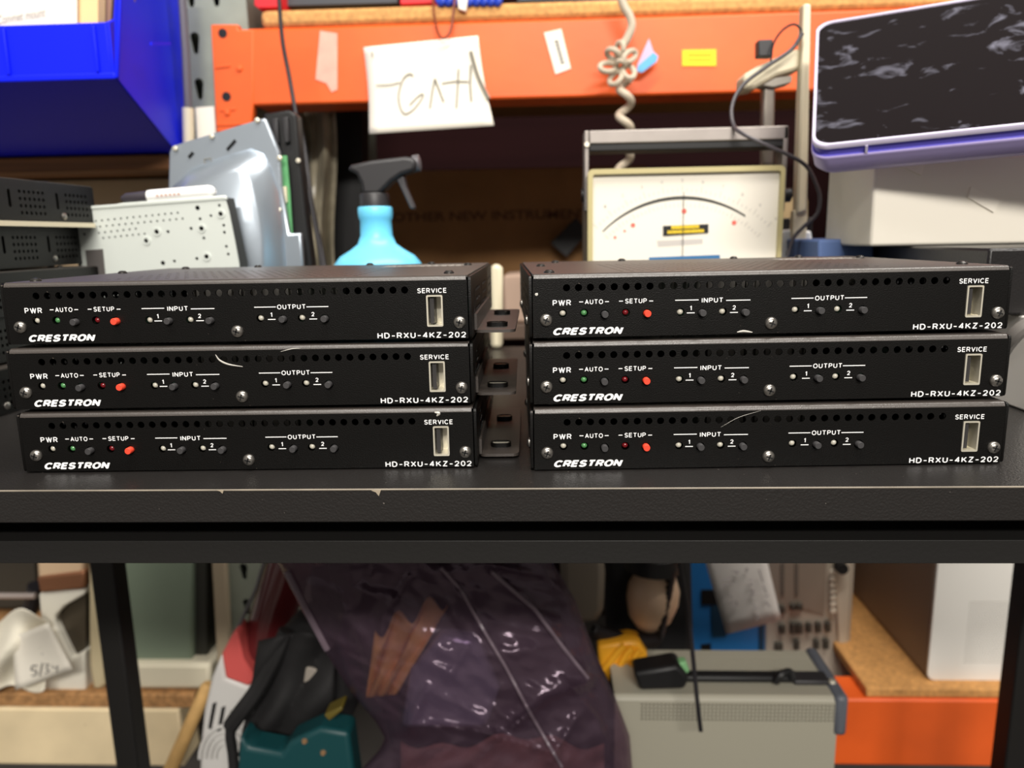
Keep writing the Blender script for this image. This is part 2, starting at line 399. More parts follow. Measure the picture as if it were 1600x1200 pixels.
    md = MB(); put_print(md, 'HD-RXU-4KZ-202', .0866, .0020, .0412, .0027, face, .21, 0, .24)
    bl(md, 'model_lettering', white_ink, smooth=20)
    tm = MB(); rr = random.Random(3)
    for k in range(4):
        x = .046
        while x < .094:
            L = rr.uniform(.001, .005); tm.box(x, min(x+L, .095), .118+k*.006, .1205+k*.006, H, H+.00006); x += L+rr.uniform(.0006, .0014)
    bl(tm, 'top_marking', mat('grey_print', C(170, 165, 158), .6))
    return root

def add_ear(root, sgn, y0, y1, wid):
    x0 = .1101
    ol = rrect(x0, x0+wid, y0, y1, .003)
    cx = x0+wid*.52
    vs_, fs = plate2d(ol, [rrect(cx-.0042, cx+.0042, y0+.012, y0+.0175, .0026), rrect(cx-.0036, cx+.0036, y0+.07, y0+.0755, .0026)], .0014)
    e = MB().add([(sgn*v.x, v.y, .0016+v.z) for v in vs_], fs).box(*sorted((sgn*.1101, sgn*.1113)), y0, y1, .0023, .0100)
    eo = e.build('mounting_ear', powder_lit, root, local=True)
    for yy, rx in ((y0+.0147, .0046), (y0+.0727, .0040)):
        k = MB()
        vs_, fs = plate2d(rrect(cx-rx-.0006, cx+rx+.0006, yy-.0034, yy+.0034, .0030), [rrect(cx-rx, cx+rx, yy-.0028, yy+.0028, .0025)], .0022)
        k.add([(sgn*v.x, v.y, .0034+v.z) for v in vs_], fs)
        k.build('slot_collar', powder, eo, local=True)
        MB().box(*sorted((sgn*(cx-rx+.0004), sgn*(cx+rx-.0004))), yy+.0004, yy+.0018, .0024, .0040).build('slot_nut', usb_metal, eo, local=True)
    return eo

GRP = 'black slim receiver boxes'
rec0 = build_receiver('video_receiver', 'x')
def copy_tree(src, parent=None, skip=()):
    c = src.copy(); COL.objects.link(c)
    if parent is not None: c.parent = parent
    for ch_ in list(src.children):
        if ch_.name.split('.')[0] in skip: continue
        copy_tree(ch_, c, skip)
    return c
STEP = .029256+.001556
spots = [('topmost black receiver box of the left front stack, purple sheen on top', -.14361, .34633, 2, .01133),
         ('middle black receiver box of the left front stack, curved scratch by its input label', -.14363, .34524, 1, .02543),
         ('bottom black receiver box of the left front stack, set furthest to the right', -.14268, .34430, 0, .02046),
         ('topmost black receiver box of the right front stack, in front of the dial meter', .10285, .35043, 2, .05481),
         ('middle black receiver box of the right front stack, with a mounting ear on its right', .10279, .34799, 1, .03903),
         ('bottom black receiver box of the right front stack, standing on the bench', .10281, .34485, 0, .03515)]
recs = []
others = [copy_tree(rec0) for _ in spots[1:]]
for r, (lb, x, y, lv, a) in zip([rec0]+others, spots):
    r.location = (x, y, ZT+lv*STEP+.0004); r.rotation_euler = (0, 0, a); r['label'] = lb; r['group'] = GRP
    recs.append(r)
for r in recs[:3]: add_ear(r, 1, .0145, .118, .0195)
add_ear(recs[4], 1, .036, .13, .024)
for r in (recs[3], recs[5]):
    MB().box(.1101, .1142, .008, .022, .0085, .0099).build('side_tab', powder_lit, r, local=True, bevel=.0005)
def mark(r, pts, wd, name='paint_scratch'):
    q = MB()
    P3 = [Vector((x, -.0002, z)) for x, z in pts]
    s_ = spline(P3, 5); q.tube(s_, [wd*(.25+.75*sin(pi*(i+.5)/len(s_))) for i in range(len(s_))], 5)
    q.build(name, scratch_m, r, local=True)
mark(recs[1], [(-.0103, .0252), (-.0085, .0225), (-.0045, .0205), (.0020, .0193)], .0004)
mark(recs[1], [(.0205, .0262), (.026, .0274), (.030, .0276)], .0002)
mark(recs[2], [(.0905, .0272), (.0925, .0268), (.0915, .0254)], .0008)
mark(recs[3], [(-.1072, .0206), (-.1066, .0200), (-.1062, .0208)], .0007)
mark(recs[3], [(-.015, .0012), (-.012, .0016), (-.008, .0010)], .0006)
mark(recs[5], [(.006-.010, .0270), (-.014, .0240), (-.022, .0195)], .00008)

# the stack of five more boxes at the left, turned to show their perforated sides
SK = ('front_screw', 'power_light', 'auto_light', 'setup_light', 'input_light', 'output_light', 'auto_button', 'setup_button', 'input_button', 'output_button', 'service_port',
      'power_lettering', 'auto_lettering', 'setup_lettering', 'input_lettering', 'output_lettering', 'service_lettering', 'logo_lettering', 'model_lettering', 'top_marking', 'mounting_ear', 'paint_scratch', 'side_tab')
words = ['lowest black perforated box of the back stack at far left', 'second lowest black perforated box of the back stack at far left',
         'middle black perforated box of the back stack at far left', 'second highest black perforated box of the back stack at far left',
         'topmost black perforated box of the back stack at far left']
for k in range(5):
    c = copy_tree(recs[0], None, SK); c.name = 'perforated_box'
    c.location = (-.468+(.006, -.004, .002, -.006, 0)[k], .438+(.004, .0, .006, -.002, .002)[k], ZT+k*STEP+.0004); c.rotation_euler = (0, 0, (-.02, .02, 0, .03, -.015)[k])
    c['label'] = words[k]; c['group'] = 'black perforated boxes stacked at far left'

# ------------------------------------------------------------------ pallet rack
YR = .90
rack = thing('pallet_rack', 'industrial pallet rack with orange beams and grey keyhole uprights behind the bench', 'rack', (0, 1.2, 0))
def zy(px, py, Y): return P(px, py, Y).z
zb0, zb1 = P(600, 160, YR).z, P(600, 38, YR).z
xu0, xu1 = P(288, 100, YR+.045).x, P(400, 100, YR+.045).x
bx0 = P(388, 100, YR).x
# upright with real keyholes
kh = []
zz = .05
zref = P(312, 68, YR+.03).z % .0508
while zz < 1.85:
    z = zz-(zz % .0508)+zref
    for cx in (xu0+.0225, xu0+.052):
        kh.append([(cx+.0055*cos(a), z+.007+.0055*sin(a)) for a in [radians(-20+220*k/10) for k in range(11)]]+[(cx-.0028, z-.010), (cx, z-.012), (cx+.0028, z-.010)])
    zz += .0508
vs_, fs = plate2d([(xu0, 0), (xu1, 0), (xu1, 1.9), (xu0, 1.9)], kh, .002)
up = MB().add([(v.x, YR+.030+v.z, v.y) for v in vs_], fs)
up.box(xu0, xu0+.002, YR+.031, YR+.10, 0, 1.9); up.box(xu1-.002, xu1, YR+.031, YR+.10, 0, 1.9)
up.build('upright', galv, rack)
MB().box(xu0+.004, xu1-.004, YR+.095, YR+.10, 0, 1.9).build('upright_back', mat('dark_inside', C(20, 19, 18), .8), rack)
MB().box(xu0, xu1, 1.52, 1.6, 0, 1.9).build('upright', galv, rack)
MB().box(.93, 1.01, YR+.03, YR+.10, 0, 1.9).build('upright', galv, rack)
MB().box(.93, 1.01, 1.52, 1.6, 0, 1.9).build('upright', galv, rack)
ub = MB().box(bx0, .93, YR, YR+.055, zb0, zb1).build('upper_beam', orange, rack, bevel=.003)
# end connector plate
poly = [(329, 38), (372, 38), (372, 46), (396, 46), (396, 158), (393, 205), (338, 207)]
ec = MB().px(poly, YR-.001, .012).build('beam_connector', orange, rack, bevel=.0015)
for hx, hy in ((348, 52), (354, 151)):
    MB().lathe([(.0052, 0), (.0052, .0006), (0, .0007)], P(hx, hy, YR-.001)+Vector((0, .0002, 0)), (0, -1, 0), 14).build('bolt_hole', recess_m, ec)
for hx, hy in ((374, 107), (355, 176)):
    MB().lathe([(.004, 0), (.003, .002), (0, .0025)], P(hx, hy, YR-.001), (0, -1, 0), 12).build('rivet', orange, ec)
for a in ([(337, 103), (360, 100), (360, 104), (337, 107)], [(343, 170), (368, 168), (368, 172), (343, 174)], [(338, 194), (392, 192), (392, 194), (338, 197)]):
    MB().px(a, YR-.0022, .003).build('pressed_ridge', orange, ec, bevel=.0004)
zl1 = P(1345, 1093, YR).z; zl0 = P(1345, 1196, YR).z
MB().box(P(1200, 1150, YR).x, .93, YR, YR+.055, zl0, zl1).build('lower_beam', orange, rack, bevel=.003)
MB().box(bx0, .93, 1.545, 1.6, zl0, zl1).build('rear_beam', orange, rack, bevel=.003)
# left bay: wooden ledge and pale beam
cream_wood = mat('pale_painted_wood', C(236, 216, 176), .65, var=.14, vscale=9, speck=C(150, 120, 84), sscale=40, sthr=.70)
zc1, zc0 = P(100, 1108, YR).z, P(100, 1196, YR).z
MB().box(-1.0, P(283, 1150, YR).x, YR, YR+.05, zc0, zc1).build('pale_beam', cream_wood, rack, bevel=.003)
MB().box(-1.0, P(283, 1150, YR).x, 1.545, 1.6, zc0, zc1).build('rear_beam', cream_wood, rack, bevel=.003)

def shelf(name, label, x0, x1, y0, y1, z0, z1, mt, bev=.002):
    return tag(MB().box(x0, x1, y0, y1, z0, z1).build(name, mt, bevel=bev), label, 'shelf')
zc = P(600, 10, YR+.004).z
shelf('chipboard_shelf', 'chipboard shelf board lying on the upper orange beam', P(405, 25, YR).x, .92, YR+.002, 1.6, zb1+.0005, zc, chip, .006)
shelf('chipboard_shelf', 'chipboard shelf board on the lower orange beam under the white console', P(1356, 1085, YR).x, .92, YR+.004, 1.6, zl1+.0005, zl1+.0135, chip)
shelf('chipboard_shelf', 'brown chipboard shelf board on the pale beam under the white papers', -1.0, P(300, 1095, YR).x, YR+.004, 1.6, zc1+.0005, P(100, 1087, YR).z, mat('brown_chipboard', C(172, 128, 82), .8, var=.35, vscale=120))
zw = P(100, 246, .88).z
shelf('wooden_shelf', 'brown wooden shelf plank under the blue bin', -1.0, P(270, 250, .88).x, .872, 1.5, P(100, 270, .88).z, zw, brown_wood)
shelf('dark_shelf', 'dark shelf board at bench height behind the dial meter, carrying the brown carton', -.36, .92, .95, 1.6, ZT-.02, ZT, mat('dark_board', C(92, 74, 62), .6))

# ------------------------------------------------------------------ things on the rack, left side
bin_ = thing('storage_bin', 'large blue plastic hopper-front storage bin on the wooden shelf', 'bin', P(140, 240, .86))
xb1 = P(180, 118, .715).x; xb0 = -.80
zlipT, zlipB = P(178, 34, .715).z, P(180, 119, .715).z
zbb = zw+.002
side = [(.715, zlipT), (.715, zlipB), (.865, zbb), (1.02, zbb), (1.02, ZT+.46), (.80, ZT+.46), (.735, zlipT+.008)]
xs2 = xb1
bb = MB()
tpr = -.022
def bp(x, y, z): return Vector((x+(tpr*(y-.715)/.15 if x > -.6 else 0), y, z))
bb.add([bp(x, y, z) for x in (xs2-.004, xs2) for y, z in side], [tuple(range(7)), tuple(range(13, 6, -1))]+[(i, (i+1) % 7, 7+(i+1) % 7, 7+i) for i in range(7)])
bb.build('side_wall', blue_pl, bin_, bevel=.001); bb = MB()
bb.add([bp(x, y, z) for x in (xb0, xb0+.004) for y, z in side], [tuple(range(7)), tuple(range(13, 6, -1))]+[(i, (i+1) % 7, 7+(i+1) % 7, 7+i) for i in range(7)])
bb.build('side_wall', blue_pl, bin_, bevel=.001)
fr = MB()
q = [(.715, zlipT), (.715, zlipB), (.719, zlipB), (.719, zlipT)]
fr.prism([(xb0, y, z) for y, z in q], (xs2-xb0-.003, 0, 0))
fr.build('front_wall', blue_pl, bin_, bevel=.001)
fr = MB(); q = [(.715, zlipB), (.865, zbb), (.865, zbb+.004), (.719, zlipB+.004)]
fr.add([bp(x, y, z) for x in (xb0, xs2-.002) for y, z in q], [(0, 1, 2, 3), (7, 6, 5, 4), (0, 4, 5, 1), (1, 5, 6, 2), (2, 6, 7, 3), (3, 7, 4, 0)])
fr.build('sloped_base', blue_pl, bin_)
MB().box(xb0, xs2-.025, .866, 1.02, zbb, zbb+.004).build('floor_plate', blue_pl, bin_)
MB().box(xb0, xs2-.03, 1.016, 1.02, zbb+.004, ZT+.46).build('rear_wall', blue_pl, bin_)
MB().box(xb0, xs2+.001, .7125, .7165, zlipB-.003, zlipB+.003).build('lower_rim', blue_pl, bin_, bevel=.0012)
for px_ in (8, 148):
    a = P(px_, 80, .7145); MB().box(a.x, a.x+.0035, .7115, .7155, zlipB+.003, zlipT-.003).build('label_rib', blue_pl, bin_, bevel=.0008)
MB().px([(178, 34), (184, -40), (190, -40), (184, 122), (178, 122)], .7135, .004).build('corner_rib', blue_pl, bin_, bevel=.001)
MB().prism([P(228, 66, .755)+Vector((.004, 0, 0)), P(258, 66, .79)+Vector((.004, 0, 0)), P(258, 71, .79)+Vector((.004, 0, 0)), P(228, 71, .755)+Vector((.004, 0, 0))], (.002, 0, 0)).build('side_ridge', blue_pl, bin_)
card = thing('paper_card', 'white card with pencil writing standing in the blue bin', 'card', P(60, 40, .726))
MB().px([(-60, -60), (120, -60), (120, 60), (-60, 60)], .726, .001).build('sheet', paper, card)
wr = MB()
put_text(wr, 'Convnet mount', 0, 0, .046, .0075, lambda x, z, o: P(33, 25, .7255)+Vector((x, -o, z+x*.12)), .0, .2)
wr.build('handwriting', ink_faint, card)
tag(MB().px([(119, -60), (153, -60), (153, 60), (119, 60)], .731, .012).build('manila_folder', mat('manila', C(240, 205, 150), .8)), 'manila folder edge standing behind the white card in the blue bin', 'folder')
tag(MB().px([(152, -60), (178, -60), (172, 50), (152, 50)], .746, .04).build('cardboard_flap', mat('brown_flap', C(150, 118, 104), .8)), 'brown cardboard flap at the right inside the blue bin', 'cardboard')
# conduit and pale strips beside the upright
cn = thing('conduit', 'thin grey conduit running down between the blue bin and the grey upright', 'pipe', P(294, 225, .88))
MB().tube([P(283, -30, .885), P(290, 80, .885), P(294, 170, .885)], .0045, 10).build('tube', mat('grey_conduit', C(96, 92, 100), .4), cn)
MB().tube([P(293.5, 169, .885), P(295, 226, .885)], .0062, 12).build('end_sleeve', cream_pl, cn)
tag(MB().px([(305, 168), (334, 166), (337, 214), (308, 220)], .9, .01).build('paper_strip', paper), 'off-white paper strip stuck low on the grey upright', 'label')
tag(MB().box(P(-80, 300, .955).x, P(268, 300, .955).x, .955, 1.08, P(100, 477, .9).z+.001, P(100, 270, .88).z-.002).build('cardboard_carton', mat('tan_card', C(196, 172, 138), .85, var=.08, vscale=12), bevel=.002), 'plain tan carton below the wooden shelf behind the pale metal plate', 'box')
tag(MB().px([(-20, 478), (272, 478), (272, 500), (-20, 500)], .9, .55).build('dark_shelf', mat('dark_board', C(60, 50, 45), .7)), 'dark board under the tan carton at left', 'shelf')

# things on the chipboard above
def item(name, label, cat, poly, Y, dep, mt, bev=.001, group=None):
    return tag(MB().px(poly, Y, dep).build(name, mt, bevel=bev), label, cat, group)
redm = mat('red_plastic', C(214, 34, 44), .5)
item('red_case', 'bright red plastic case at the left end of the upper chipboard shelf', 'case', [(397, -40), (440, -40), (440, 11), (403, 13), (397, 8)], .915, .2, redm)
item('equipment_case', 'dark grey equipment case between two red cases on the upper shelf', 'case', [(441, -40), (622, -40), (622, 5), (441, 10)], .935, .2, mat('dark_grey_case', C(62, 66, 72), .5))
item('red_case', 'small bright red case in the middle of the upper chipboard shelf', 'case', [(625, -40), (676, -40), (676, 5), (625, 7)], .915, .2, redm)
item('blue_case', 'blue case on the upper shelf where the coiled cord comes down', 'case', [(812, -40), (1030, -40), (1030, 1), (812, 3)], .906, .2, mat('dull_blue', C(60, 90, 150), .5))
tag(MB().box(P(808, 6, .905).x, P(1110, 3, .905).x, .905, 1.12, zc+.0003, zc+.0032).build('shade_strip', black_pl), 'black strip painting in the shade under the blue case on the upper shelf', 'shade strip')  # dark strip added for the band of shade below the blue case
wb = MB()
for k in range(9):
    x = 678+k*11
    wb.tube(spline([P(x, -30, .91), P(x+6, 0, .905), P(x+14, 3, .90), P(x+18, -30, .905)], 5), .0035, 6)
tag(wb.build('wire_bundle', mat('blue_wire', C(36, 70, 190), .45)), 'bundle of blue wires on the upper shelf above the hand-lettered sign', 'wire')
tag(MB().tube(spline([P(676, -20, .893), P(678, 20, .89), P(684, 50, .889), P(693, 60, .889), P(703, 50, .889), P(708, 25, .892), P(712, -20, .896)], 6), .0013, 6).build('wire_loop', mat('brown_wire', C(120, 50, 24), .5)), 'thin brown wire loop hanging over the beam above the hand-lettered sign', 'wire')
tag(MB().px([(712, -30), (735, -30), (728, 18), (716, 14)], .895, .03).build('wire_tag', paper, bevel=.001), 'small white tag in the blue wire bundle on the upper shelf', 'tag')

# things stuck on the beam
tag(MB().px([(500, 48), (527, 52), (527, 140), (518, 144), (510, 130), (493, 124)], YR-.0009, .0007).build('tape_strip', mat('translucent_tape', C(250, 190, 170), .4, alpha=.75, var=.1, vscale=60)), 'torn translucent tape strip on the orange beam left of the sign', 'tape')
sg = thing('paper_sign', 'white paper sign with grey hand-drawn letters hanging from the orange beam', 'sign', P(670, 208, .886))
def sgf(u, v):
    tl, tr, br, bl_ = (568, 74), (747, 56), (772, 196), (577, 209)
    if v > .9 : pass
    x = (1-v)*((1-u)*tl[0]+u*tr[0])+v*((1-u)*bl_[0]+u*br[0]); y = (1-v)*((1-u)*tl[1]+u*tr[1])+v*((1-u)*bl_[1]+u*br[1])
    x += 6*sin(pi*v)*(u-.5)*-1
    return P(x, y, YR-.004-.010*v*v+.006*(u-.5)**2)
MB().grid(sgf, 12, 12).build('sheet', paper, sg, solid=.0006)
def zs(l): return [(550+x/5.333, 40+y/5.333) for x, y in l]
def sgs(l, r, n='letter_stroke'):
    sw = MB()
    pts = []
    for x, y in zs(l):
        v = (y-66)/140; pts.append(P(x, y, YR-.0052-.010*v*v))
    sw.tube(spline(pts, 6), r, 6); sw.build(n, pencil, sg)
sgs([(512, 420), (480, 402), (430, 440), (395, 540), (390, 620), (412, 700), (450, 735), (520, 690), (592, 590), (575, 572), (520, 620), (480, 662)], .00085)
sgs([(200, 495), (310, 492), (400, 472)], .0006)
sgs([(690, 440), (668, 560), (650, 688)], .0011); sgs([(692, 445), (728, 540), (765, 636)], .0012)
sgs([(888, 362), (880, 530), (870, 688)], .0011); sgs([(748, 482), (860, 465), (968, 466)], .0008)
sgs([(990, 330), (985, 480), (995, 630)], .0012); sgs([(990, 215), (1050, 420), (1140, 610)], .0022)
sgs([(165, 210), (172, 255)], .0008)
lb = thing('white_label', 'white tilted barcode-like label on the orange beam left of the coiled cord', 'label', P(872, 115, YR-.001))
MB().px([(850, 51), (877, 45), (892, 107), (868, 116)], YR-.0012, .001).build('sheet', paper, lb)
lw = MB()
for k in range(7): lw.px([(866.5+k*1.5, 64+k*5.4), (872+k*1.5, 63+k*5.4), (872.8+k*1.5, 66.4+k*5.4), (867.3+k*1.5, 67.4+k*5.4)], YR-.00135, .0002)
lw.build('fine_print', ink_black, lb)
yl = thing('yellow_label', 'small yellow printed label on the orange beam', 'label', P(1091, 103, YR-.001))
MB().px([(1066, 78), (1119, 77), (1119, 103), (1066, 103)], YR-.0012, .001).build('sheet', mat('yellow_paper', C(250, 212, 30), .6), yl)
lw = MB()
for k, (a, b) in enumerate(((1076, 1112), (1076, 1112))): 
    for i in range(9): lw.px([(a+i*4, 84+k*8), (a+i*4+2.6, 84+k*8), (a+i*4+2.6, 88+k*8-k), (a+i*4, 88+k*8-k)], YR-.00135, .0002)
lw.build('fine_print', mat('yellow_print', C(196, 160, 20), .7), yl)
bt = thing('plastic_tag', 'small blue and clear plastic tag beside the knotted cord', 'tag', P(1005, 115, .885))
MB().px([(1014, 60), (1021, 80), (1029, 88), (1026, 97), (1003, 114), (994, 112), (996, 100)], .885, .0008).build('clear_sleeve', mat('clear_tag', C(190, 170, 200), .3), bt)
MB().px([(1021, 82), (1028, 88), (1025, 96), (1003, 113), (996, 110), (997, 103)], .8842, .0006).build('blue_insert', mat('blue_tag', C(84, 168, 226), .4), bt)

# coiled cord with its knot
cc = thing('telephone_cable', 'cream coiled cord tied in a knot hanging in front of the orange beam', 'cord', P(975, 265, .86))
def C3(x, y, Y=.865): return P(x, y, Y)
pts = [C3(966, -20), C3(974, 8), C3(984, 26), C3(987, 42), C3(980, 60), C3(972, 72)]
MB().tube(spline(pts, 8), .0046, 10).build('straight_length', cord_m, cc)
kn = MB()
for k, (cx, cy_, rx, ry, rot) in enumerate(((958, 85, 11, 7, .5), (984, 88, 11, 7, -.7), (950, 105, 13, 7, 0), (962, 122, 12, 7, -.8), (982, 112, 11, 8, .9), (968, 76, 6, 10, .2), (970, 102, 7, 7, 0))):
    ring = [C3(cx+rx*cos(a)*cos(rot)-ry*sin(a)*sin(rot), cy_+rx*cos(a)*sin(rot)+ry*sin(a)*cos(rot), .862+.006*sin(a+k)) for a in [2*pi*i/20 for i in range(20)]]
    kn.tube(ring, .0029, 8, closed=True)
kn.build('knot', cord_m, cc)
hp = []
N = 160
for i in range(N+1):
    t = i/N; y = 122+t*(300-122); a = 2*pi*(t*4.2)+.6
    hp.append(C3(977-t*2+9.5*cos(a), y, .865)+Vector((0, .0075*sin(a), 0)))
MB().tube(hp, .0042, 10).build('coil', cord_m, cc)

# hanging black cables
tag(MB().tube(spline([P(434, -30, .80), P(441, 60, .80), P(452, 120, .80), P(464, 190, .79), P(476, 270, .78), P(490, 340, .77), P(500, 400, .76), P(508, 480, .75)], 8), .0021, 8).build('hanging_cable', black_cord), 'thin black cable hanging down past the beam beside the silver chassis', 'cable')
tag(MB().tube(spline([P(460, 170, .93), P(475, 230, .91), P(487, 320, .88), P(506, 415, .84), P(515, 500, .8)], 8), .0032, 8).build('black_cable', black_cord), 'thicker black cable curving down behind the thin hanging cable', 'cable')
cbag = mat('clear_sleeve_film', C(150, 142, 122), .3, var=.4, vscale=25, bump=.6, bscale=30)
tag(MB().grid(lambda u, v: P(468+u*56+3*sin(v*7), 172+v*300, 1.02+.02*sin(u*6+v*3)+.008*sin(u*17)), 14, 24).build('film_sleeve', cbag, solid=.001), 'crumpled translucent film sleeve hanging inside the rack left of the spray bottle', 'bag')
item('black_post', 'black post inside the rack behind the spray bottle', 'post', [(515, 165), (566, 165), (566, 489), (518, 489)], 1.08, .04, black_pl)

# brown carton with printing
cb = thing('printed_carton', 'brown cardboard carton with printed capital letters on the shelf behind the spray bottle', 'box', P(760, 470, 1.35))
z0c, z1c = ZT+.0005, P(760, 264, 1.35).z
MB().box(P(575, 300, 1.35).x, P(1010, 300, 1.35).x, 1.35, 1.52, z0c, z1c).build('carton', mat('brown_carton', C(142, 104, 64), .85, var=.12, vscale=14), cb, bevel=.003)
pr = MB()
c0 = P(745, 337, 1.349)
put_text(pr, 'ANOTHER NEW INSTRUMENT', 0, 0, P(925, 337, 1.349).x-P(578, 337, 1.349).x, .0160, lambda x, z, o: Vector((c0.x+.003+x, 1.3495-o, c0.z+z)), .02)
pr.build('printing', mat('dark_brown_print', C(92, 60, 40), .85), cb)
item('foam_block', 'black foam block leaning diagonally against the brown carton', 'foam', [(900, 340), (920, 362), (885, 402), (860, 380)], 1.31, .03, black_pl)
item('cream_bottle', 'cream plastic bottle standing on the shelf in the gap between the stacks', 'bottle', [(766, 414), (780, 412), (785, 420), (785, 545), (766, 545)], .735, .015, cream_pl, .006)
item('tan_block', 'tan wrapped parcel on the shelf in the gap between the two stacks', 'parcel', [(786, 430), (850, 425), (850, 505), (786, 505)], .955, .08, mat('tan_wrap', C(176, 150, 132), .7), .004)

# ------------------------------------------------------------------ silver display chassis
dc = thing('display_chassis', 'silver sheet-metal display chassis leaning behind the pale perforated plate', 'electronics part', P(370, 470, .68))
MB().px([(264, 238), (268, 228), (405, 186), (414, 184), (430, 222), (436, 236), (440, 290), (452, 365), (470, 364), (473, 410), (474, 565), (262, 565), (262, 320)], .66, .006).build('metal_back', silver, dc, bevel=.0015)
def shp(poly, Y): return [P(x, y, Y) for x, y in poly]
a = [(262, 300), (300, 262), (350, 244), (392, 232), (412, 240), (424, 262), (436, 300), (444, 360), (448, 420), (448, 520), (300, 520), (262, 520)]
b = [(262, 330), (312, 300), (352, 282), (384, 272), (396, 278), (404, 296), (412, 330), (418, 370), (420, 420), (420, 510), (305, 510), (264, 510)]
MB().loft([shp(a, .66), [p.lerp(q_, .15)+Vector((0, -.006, 0)) for p, q_ in zip(shp(a, .66), shp(b, .66))], [p.lerp(q_, .8)+Vector((0, -.018, 0)) for p, q_ in zip(shp(a, .66), shp(b, .66))], [p+Vector((0, -.020, 0)) for p in shp(b, .66)]]).build('raised_cover', silver, dc, smooth=60)
for s_ in ([(295, 246), (302, 238)], [(355, 234), (362, 226), (368, 219)]):
    MB().tube([P(x, y, .6595) for x, y in s_], .0012, 6).build('slot', recess_m, dc)
MB().tube([P(x, y, .6592) for x, y in [(320, 258), (319, 249), (329, 247), (330, 256), (320, 258)]], .0004, 6).build('stamped_mark', pencil, dc)
for x, y in ((402, 188), (331, 213), (274, 232), (441, 405), (437, 247), (436, 328)):
    MB().lathe([(.0024, 0), (.002, .0012), (0, .0016)], P(x, y, .659), (0, -1, 0), 12).build('screw', usb_metal, dc)
gb = MB().px([(434, 243), (448, 243), (453, 300), (457, 365), (449, 365), (442, 320)], .668, .0016).build('circuit_board', mat('green_circuit', C(92, 158, 104), .45), dc)
MB().px([(440, 292), (447, 291), (448, 316), (441, 316)], .665, .003).build('connector', cream_pl, gb)
bz = MB().px([(410, 178), (452, 171), (463, 180), (468, 240), (478, 340), (487, 410), (489, 560), (452, 560), (446, 300), (432, 215), (414, 190)], .676, .016).build('plastic_bezel', black_pl, dc, bevel=.002)
for k, (x, y) in enumerate(((424, 186), (440, 184))):
    MB().px([(x, y), (x+9, y-2), (x+12, y+38), (x+4, y+40)], .671, .006).build('rib', dark_pl, bz, bevel=.001)
MB().lathe([(.0022, 0), (.002, .001), (0, .0012)], P(466, 251, .675), (0, -1, 0), 10).build('rivet', usb_metal, bz)

# pale perforated plate
pp = thing('perforated_plate', 'pale galvanised perforated metal housing behind the left front stack', 'electronics part', P(250, 520, .60))
c2 = lambda x, y: (P(x, y, .60).x, P(x, y, .60).z)
hl = []
R0 = 6.2*.6/1186/2*1.0
for n_, x0, y0, dx, dy in ((14, 150, 345.5, 9.85, -1.0), (14, 157, 354, 9.9, -.95), (7, 155, 364, 9.6, -1.1), (8, 162, 372, 9.2, -.95)):
    for i in range(n_): hl.append(circ(*c2(x0+i*dx, y0+i*dy), .0009, 8))
for x, y, r in ((309, 325, .0019), (345, 335, .0019), (315, 357, .0021), (245, 363, .002), (228, 377, .002), (313, 342, .0012), (330, 337, .0011), (263, 362, .0013), (299, 357, .0013), (319, 372, .0012), (350, 352, .0012), (351, 363, .0012), (343, 321, .0012), (354, 385, .0012), (357, 397, .0012), (132, 366, .0012), (323, 401, .0018), (308, 404, .0013), (255, 411, .0018), (273, 408, .0012)):
    hl.append(circ(*c2(x, y), r, 12))
vs_, fs = plate2d([c2(123, 328), c2(352, 309), c2(358, 330), c2(368, 380), c2(374, 412), c2(380, 582), c2(123, 582)], hl, .0012)
MB().add([(v.x, .60+v.z, v.y) for v in vs_], fs).build('front_sheet', white_metal, pp)
MB().px([(123, 323), (180, 319), (190, 317), (352, 305), (355, 312), (123, 329)], .5985, .003).build('folded_lip', white_metal, pp, bevel=.0008)
MB().px([(123, 326), (350, 308), (372, 410), (376, 580), (123, 580)], .607, .02).build('inner_core', mat('plate_inside', C(70, 72, 70), .6, .4), pp)
MB().px([(133, 391), (160, 389), (165, 440), (139, 440)], .5984, .001).build('dark_sticker', mat('grey_sticker', C(84, 80, 78), .5), pp)
for x, y in ((315, 357), (245, 362), (229, 376), (345, 334), (323, 401)):
    vs_, fs = plate2d(circ(0, 0, .0034, 14), [circ(0, 0, .0019, 14)], .001)
    a = P(x, y, .5992); MB().add([(a.x+v.x, .5992+v.z, a.z+v.y) for v in vs_], fs).build('flanged_hole', white_metal, pp)
mk = thing('marker_pen', 'white marker pen with dark cap lying on top of the pale metal plate', 'pen', P(260, 320, .602))
A, B = P(191, 314, .604), P(337, 302, .604)
d = (B-A).normalized(); L = (B-A).length
A += Vector((0, 0, .0015)); B += Vector((0, 0, .0015))
MB().lathe([(.002, 0), (.0042, .004), (.0046, L*.24), (.0046, L*.29)], A, d, 14).build('cap', mat('dark_grey_cap', C(58, 54, 60), .4), mk)
MB().lathe([(.0050, L*.29), (.0052, L*.32), (.0052, L*.93), (.0044, L*.97), (.002, L)], A, d, 14).build('barrel', mat('white_barrel', C(238, 238, 236), .35), mk)
bw = MB()
for i in range(6):
    t = .40+i*.045; c_ = A+d*(L*t); bw.box(c_.x, c_.x+.0022, c_.y-.00535, c_.y-.0048, c_.z-.0012, c_.z+.0010)
bw.build('barrel_print', mat('pen_print', C(196, 170, 160), .6), mk)
tag(MB().box(-.3555, -.3525, .462, .596, ZT+4*STEP-.0022, ZT+4*STEP+.0012).build('pale_strip', cream_pl), 'narrow cream strip between the two highest black perforated boxes at far left', 'strip')

